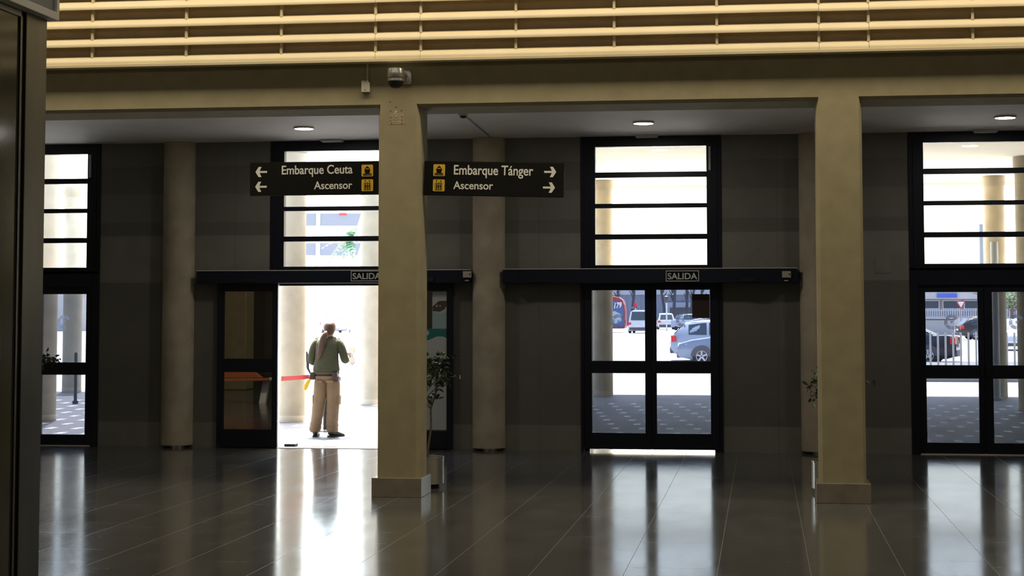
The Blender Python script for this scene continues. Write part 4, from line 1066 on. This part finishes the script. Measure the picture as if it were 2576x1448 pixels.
b = MB(); b.prism_y([(x0 + .2, 1.75), (x1 - 3.0, 1.75), (x1 - 3.0, 2.75), (x0 + .2, 2.75)], 156.93, 157.0); b.build('side_window', MT['carglass'], T)
b = MB(); b.prism_y([(x0 + .1, 2.85), (x1 - 1.7, 2.85), (x1 - 1.7, 3.0), (x0 + .1, 3.0)], 156.95, 157.0); b.build('white_stripe', MT['carwhite'], T)
text_mesh('lettering', '179', MT['plate'], T, x1 - 1.0, x1 - .28, 2.15, 2.66, 156.90, .01, 0.12, (x1 - .64, 2.4), bold=.03, shear=.3)
for x in (x1 - 1.9, x0 + 2.6):
    b = MB(); b.rings([[(x + .48 * math.cos(2 * PI * i / 28), y, .48 + .48 * math.sin(2 * PI * i / 28)) for i in range(28)] for y in (156.9, 157.25)])
    wh = b.build('wheel', MT['tyre'], T, smooth=True)
    b = MB(); b.rings([[(x + .27 * math.cos(2 * PI * i / 20), y, .48 + .27 * math.sin(2 * PI * i / 20)) for i in range(20)] for y in (156.87, 156.92)]); b.build('rim', MT['rim'], wh, smooth=True)
b = MB(); b.box(x1 - .06, x1 + .03, 157.2, 157.5, .8, 1.1); b.build('tail_lamp', MT['redlamp'], T)

# ------------------------------------------------------------------ fence, signs, poles, bins
F = thing('post_fence', (6.1, 54.5, .105), 'row of stainless upright posts outside the rightmost door', 'fence')
for k in range(13):
    x = 4.78 + .2225 * k
    b = MB(); b.cyl(x, 54.5, .105, 1.17, .030, 14); b.build('post', MT['stainless'], F, smooth=True)
T = thing('yield_sign', (13.45, 124, 0), 'red bordered white triangular yield sign on grey pole', 'traffic sign')
b = MB(); b.cyl(13.45, 124.05, 0, 2.4, .035, 12); b.build('pole', MT['grey'], T, smooth=True)
b = MB(); b.prism_y([(13.11, 2.55), (13.79, 2.55), (13.45, 1.96)], 123.97, 124.0); b.build('sign_plate', MT['redlamp'], T)
b = MB(); b.prism_y([(13.22, 2.485), (13.68, 2.485), (13.45, 2.09)], 123.955, 123.97); b.build('white_field', MT['plate'], T)
T = thing('notice_post', (-13.75, 59, 0), 'thin post with brown notice panels in the sun right of the person', 'notice post')
b = MB(); b.cyl(-13.75, 59.06, 0, .62, .03, 12); b.build('post', MT['darkpole'], T, smooth=True)
b = MB(); b.box(-13.86, -13.62, 59.0, 59.03, .36, .62); b.build('panel', MT['bark'], T)
b = MB(); b.box(-13.86, -13.64, 59.0, 59.03, .04, .28); b.build('panel', MT['bark'], T)
def pole(name, x, y, h, r, m, label, cat):
    T = thing(name, (x, y, 0), label, cat)
    b = MB(); b.cyl(x, y, 0, h, r, 16); b.build('shaft', m, T, smooth=True)
    b = MB(); b.cyl(x, y, 0, .06, r * 1.8, 16); b.build('foot', m, T, smooth=True)
    return T
pole('bollard', -13.355, 33.5, 1.0, .032, MT['darkpole'], 'dark thin bollard under the portico, seen through the leftmost door', 'bollard')
pole('sign_pole', 4.69, 37.0, 3.2, .075, MT['grey'], 'plain grey pole under the portico in right leaf of the rightmost door', 'pole')
T = pole('lamp_post', -9.05, 172, 2.7, .07, MT['carwhite'], 'short white lamp post with dark lantern in the yard', 'lamp post')
b = MB(); b.lathe([(.10, 2.7), (.22, 2.85), (.22, 3.25), (.26, 3.27), (.1, 3.4)], -9.05, 172, 16); b.build('lantern', MT['darkpole'], T, smooth=True)
T = pole('beacon_pole', -11.9, 170, 2.2, .05, MT['carwhite'], 'white pole topped by a red beacon behind the off-road van', 'beacon pole')
b = MB(); b.box(-12.3, -11.5, 169.8, 170.2, 2.15, 2.3); b.build('light_bar', MT['busblue'], T, bevel=.03)
b = MB(); b.lathe([(.18, 2.3), (.18, 2.5), (.05, 2.75)], -11.9, 170, 16); b.build('beacon', MT['redlamp'], T, smooth=True)
pole('flag_pole', 9.9, 118, 9.0, .16, MT['carsilver'], 'wide pale blue pole near left side of the rightmost door', 'pole')
pole('dark_pole', 18.0, 150, 9.0, .16, MT['darkpole'], 'tall dark pole near the middle of the rightmost door', 'pole')
T = thing('container', (12.1, 124.5, 0), 'grey steel skip behind the dark brown estate car', 'container')
b = MB(); b.prism_x([(124, 0), (126, 0), (126.3, 1.25), (123.8, 1.25)], 10.9, 13.0); b.build('body', MT['grey'], T, bevel=.03)
b = MB(); b.box(10.85, 13.05, 123.75, 126.35, 1.25, 1.33); b.build('lid', MT['bumper'], T)
T = thing('trailer', (-8.0, 178, 0), 'pale blue box trailer right of the white SUV', 'trailer')
b = MB(); b.box(-8.9, -7.0, 177, 179, .30, 1.0); b.build('box', MT['carwhite2'], T, bevel=.05)
for s_ in (-8.4, -7.5):
    b = MB(); b.rings([[(s_ + .2 * math.cos(2 * PI * i / 20), y, .2 + .2 * math.sin(2 * PI * i / 20)) for i in range(20)] for y in (177.0, 177.2)]); b.build('wheel', MT['tyre'], T, smooth=True)
F = thing('white_fence', (20, 190, 0), 'long white railing across the far side of the yard', 'fence')
b = MB()
for k in range(200): b.box(5 + .23 * k, 5.09 + .23 * k, 189.95, 190.0, 1.2, 2.15)
q = b.build('paling', MT['fencewhite'], F); q['kind'] = 'stuff'
b = MB(); b.box(5, 51, 190.0, 190.06, 1.25, 1.33); b.box(5, 51, 190.0, 190.06, 1.9, 2.0); b.build('rail', MT['fencewhite'], F)
b = MB(); b.box(5, 51, 189.9, 190.2, 0, 1.2); b.build('base_wall', MT['bwhite'], F)

# ------------------------------------------------------------------ buildings far behind
def building(name, label, x0, x1, y, z1, m, wins, wm=None, extra=None):
    T = thing(name, ((x0 + x1) / 2, y, 0), label, 'building')
    b = MB(); b.box(x0, x1, y, y + 14, 0, z1); b.build('wall', m, T)
    b = MB(); b.box(x0 - .4, x1 + .4, y - .4, y + 14, z1, z1 + .5); b.build('roof', MT['bgrey'], T)
    for a, c_, za, zc_ in wins:
        b = MB(); b.box(a - .12, c_ + .12, y - .08, y + .1, za - .12, zc_ + .12); f = b.build('window', MT['bwhite'], T)
        b = MB(); b.box(a, c_, y - .12, y - .05, za, zc_); b.build('pane', wm or MT['bwin'], f)
    return T
T = building('warehouse', 'blue grey clad warehouse with a dark gate behind the parked bus', -30, 2.0, 235, 4.1, MT['clad'], [])
b = MB(); b.box(-12.6, -7.2, 234.6, 235.1, 0, 3.1); b.build('gate_surround', MT['carsilver'], T)
b = MB(); b.box(-11.9, -7.9, 234.5, 234.7, 0, 2.4); b.build('gate', MT['bwin'], T)
building('depot_building', 'pale block rising behind the warehouse', -34, 4, 262, 6.2, MT['carwhite2'], [])
wn = []
for k in range(10): wn.append((17.2 + 2.6 * k, 19.2 + 2.6 * k, 2.25, 3.15))
T = building('office_building', 'beige office building with dark windows beyond the white railing', 12, 60, 226, 6.3, MT['bbeige'], wn)
b = MB(); b.box(21.6, 24.0, 225.3, 225.6, 3.55, 4.05); b.build('blue_sign', MT['bblue'], T)
b = MB(); b.box(12, 60, 225.6, 226.0, 3.4, 4.6); b.build('pale_band', MT['bwhite'], T)
T = thing('station_building', (-45, 175, 0), 'white station block with grey window bands seen above the open doorway', 'building')
b = MB(); b.box(-62, -38.2, 175, 190, 0, 12.6); b.build('wall', MT['bwhite'], T)
for z0, z1 in ((10.75, 11.85), (7.75, 8.85)):
    b = MB(); b.prism_y([(-61, z0), (-40.3, z0 - .25), (-39.9, z1 - .1), (-61, z1)], 174.9, 175.1); f = b.build('window_band', MT['band'], T)
    for x in (-44.3, -50, -56):
        b = MB(); b.box(x - .2, x + .2, 174.8, 174.95, z0 - .2, z1); b.build('mullion', MT['bwhite'], f)
    b = MB(); b.box(-42.1, -41.4, 174.75, 174.9, z1 - .28, z1 - .05); b.build('red_mark', MT['redlamp'], T)
b = MB(); b.box(-39.6, -39.3, 174.8, 175.1, 10.4, 11.6); b.build('red_mark', MT['redlamp'], T)

building('roadside_building', 'low pale block behind the leftmost door columns', -80, -66, 165, 6, MT['bwhite'], [(-78, -75, 2, 4), (-73, -70, 2, 4)])

# ------------------------------------------------------------------ trees
def tree(name, x, y, h, r, label, group, seed, m='leaf2', n=420, bm='bark', tr=.22):
    rnd = random.Random(seed)
    T = thing(name, (x, y, 0), label, 'tree', group)
    b = MB(); b.tube([(x, y, 0), (x + rnd.uniform(-.15, .15), y, h * .35), (x + rnd.uniform(-.3, .3), y, h * .7), (x + rnd.uniform(-.4, .4), y, h)], [tr, tr * .8, tr * .6, tr * .2], 9); b.build('trunk', MT[bm], T, smooth=True)
    b = MB()
    for k in range(7):
        a = rnd.uniform(0, 2 * PI); z0 = h * rnd.uniform(.5, .8)
        b.tube([(x, y, z0), (x + r * .5 * math.cos(a), y + r * .5 * math.sin(a), z0 + h * .10), (x + r * .9 * math.cos(a), y + r * .9 * math.sin(a), z0 + h * .14)], [tr * .4, tr * .25, .03], 6)
    b.build('branches', MT[bm], T, smooth=True)
    b = MB()
    for k in range(n):
        d = Vector((rnd.gauss(0, 1), rnd.gauss(0, 1), rnd.gauss(0, .8))).normalized() * rnd.uniform(.4, 1) ** .5
        c0 = Vector((x + d.x * r, y + d.y * r, h * .88 + d.z * h * .26)); s = r * rnd.uniform(.07, .13)
        u = Vector((rnd.gauss(0, 1), rnd.gauss(0, 1), rnd.gauss(0, 1))).normalized(); v = u.cross(Vector((rnd.gauss(0, 1), rnd.gauss(0, 1), rnd.gauss(0, 1)))).normalized()
        b.quad(c0 - u * s, c0 + v * s * .6, c0 + u * s, c0 - v * s * .6)
    f = b.build('foliage', MT[m], T); f['kind'] = 'stuff'
    return T
G1 = 'trees in front of the warehouse'
for k, (x, y) in enumerate([(-17.2, 214), (-15.1, 212), (-11.7, 215), (-10.2, 208), (-9.0, 216), (-8.1, 210), (-7.0, 218), (-5.9, 208), (-13.4, 221)]):
    tree('yard_tree', x, y, 6.1, .55, 'slender dark trunk tree in a row before the blue grey warehouse', G1, 20 + k, tr=.24, n=60, bm='darkbark')
tree('street_tree', 21.4, 170, 5.2, 2.2, 'leafy tree left of the yield sign before the beige building', None, 41)
tree('street_tree', 26.0, 178, 5.2, 2.3, 'leafy tree above the dark brown estate car before the beige building', None, 42)
tree('bare_tree', 19.6, 130, 4.9, 1.9, 'sparse tree with thick trunk in right leaf of the rightmost door', None, 43, n=60, tr=.36)
tree('shrub_tree', 22.4, 165, 3.4, 1.3, 'bright green bushy tree by the white railing', None, 44, n=300)

def palm(x, y, h, label, seed):
    rnd = random.Random(seed)
    T = thing('palm_tree', (x, y, 0), label, 'tree')
    b = MB(); b.tube([(x, y, 0), (x + .15, y, h * .5), (x, y, h)], [.08, .07, .07], 10); b.build('trunk', MT['outcol'], T, smooth=True)
    b = MB()
    for k in range(30):
        a = rnd.uniform(0, 2 * PI); e = rnd.uniform(-.5, 1.1); L = rnd.uniform(1.7, 2.4); p0 = Vector((x, y, h)); prev = None
        for j in range(9):
            t = j / 8; p = p0 + Vector((math.cos(a) * math.cos(e) * L * t, math.sin(a) * math.cos(e) * L * t, math.sin(e) * L * t - .9 * t * t * L * .55))
            s = Vector((-math.sin(a), math.cos(a), -.25)); w_ = .34 * math.sin(PI * min(1, t * .9 + .1))
            if prev is not None:
                q0, s0, w0 = prev
                for sg in (1, -1):
                    ss = Vector((s.x * sg, s.y * sg, s.z)); s1 = Vector((s0.x * sg, s0.y * sg, s0.z))
                    b.quad(q0, q0.lerp(p, .55), q0.lerp(p, .8) + ss * w_, q0.lerp(p, .3) + s1 * max(w0, .03))
            prev = (p, s, w_)
    f = b.build('fronds', MT['palm'], T); f['kind'] = 'stuff'
    return T
palm(-29.2, 124, 7.0, 'green palm tree seen through the window above the open doorway', 51)
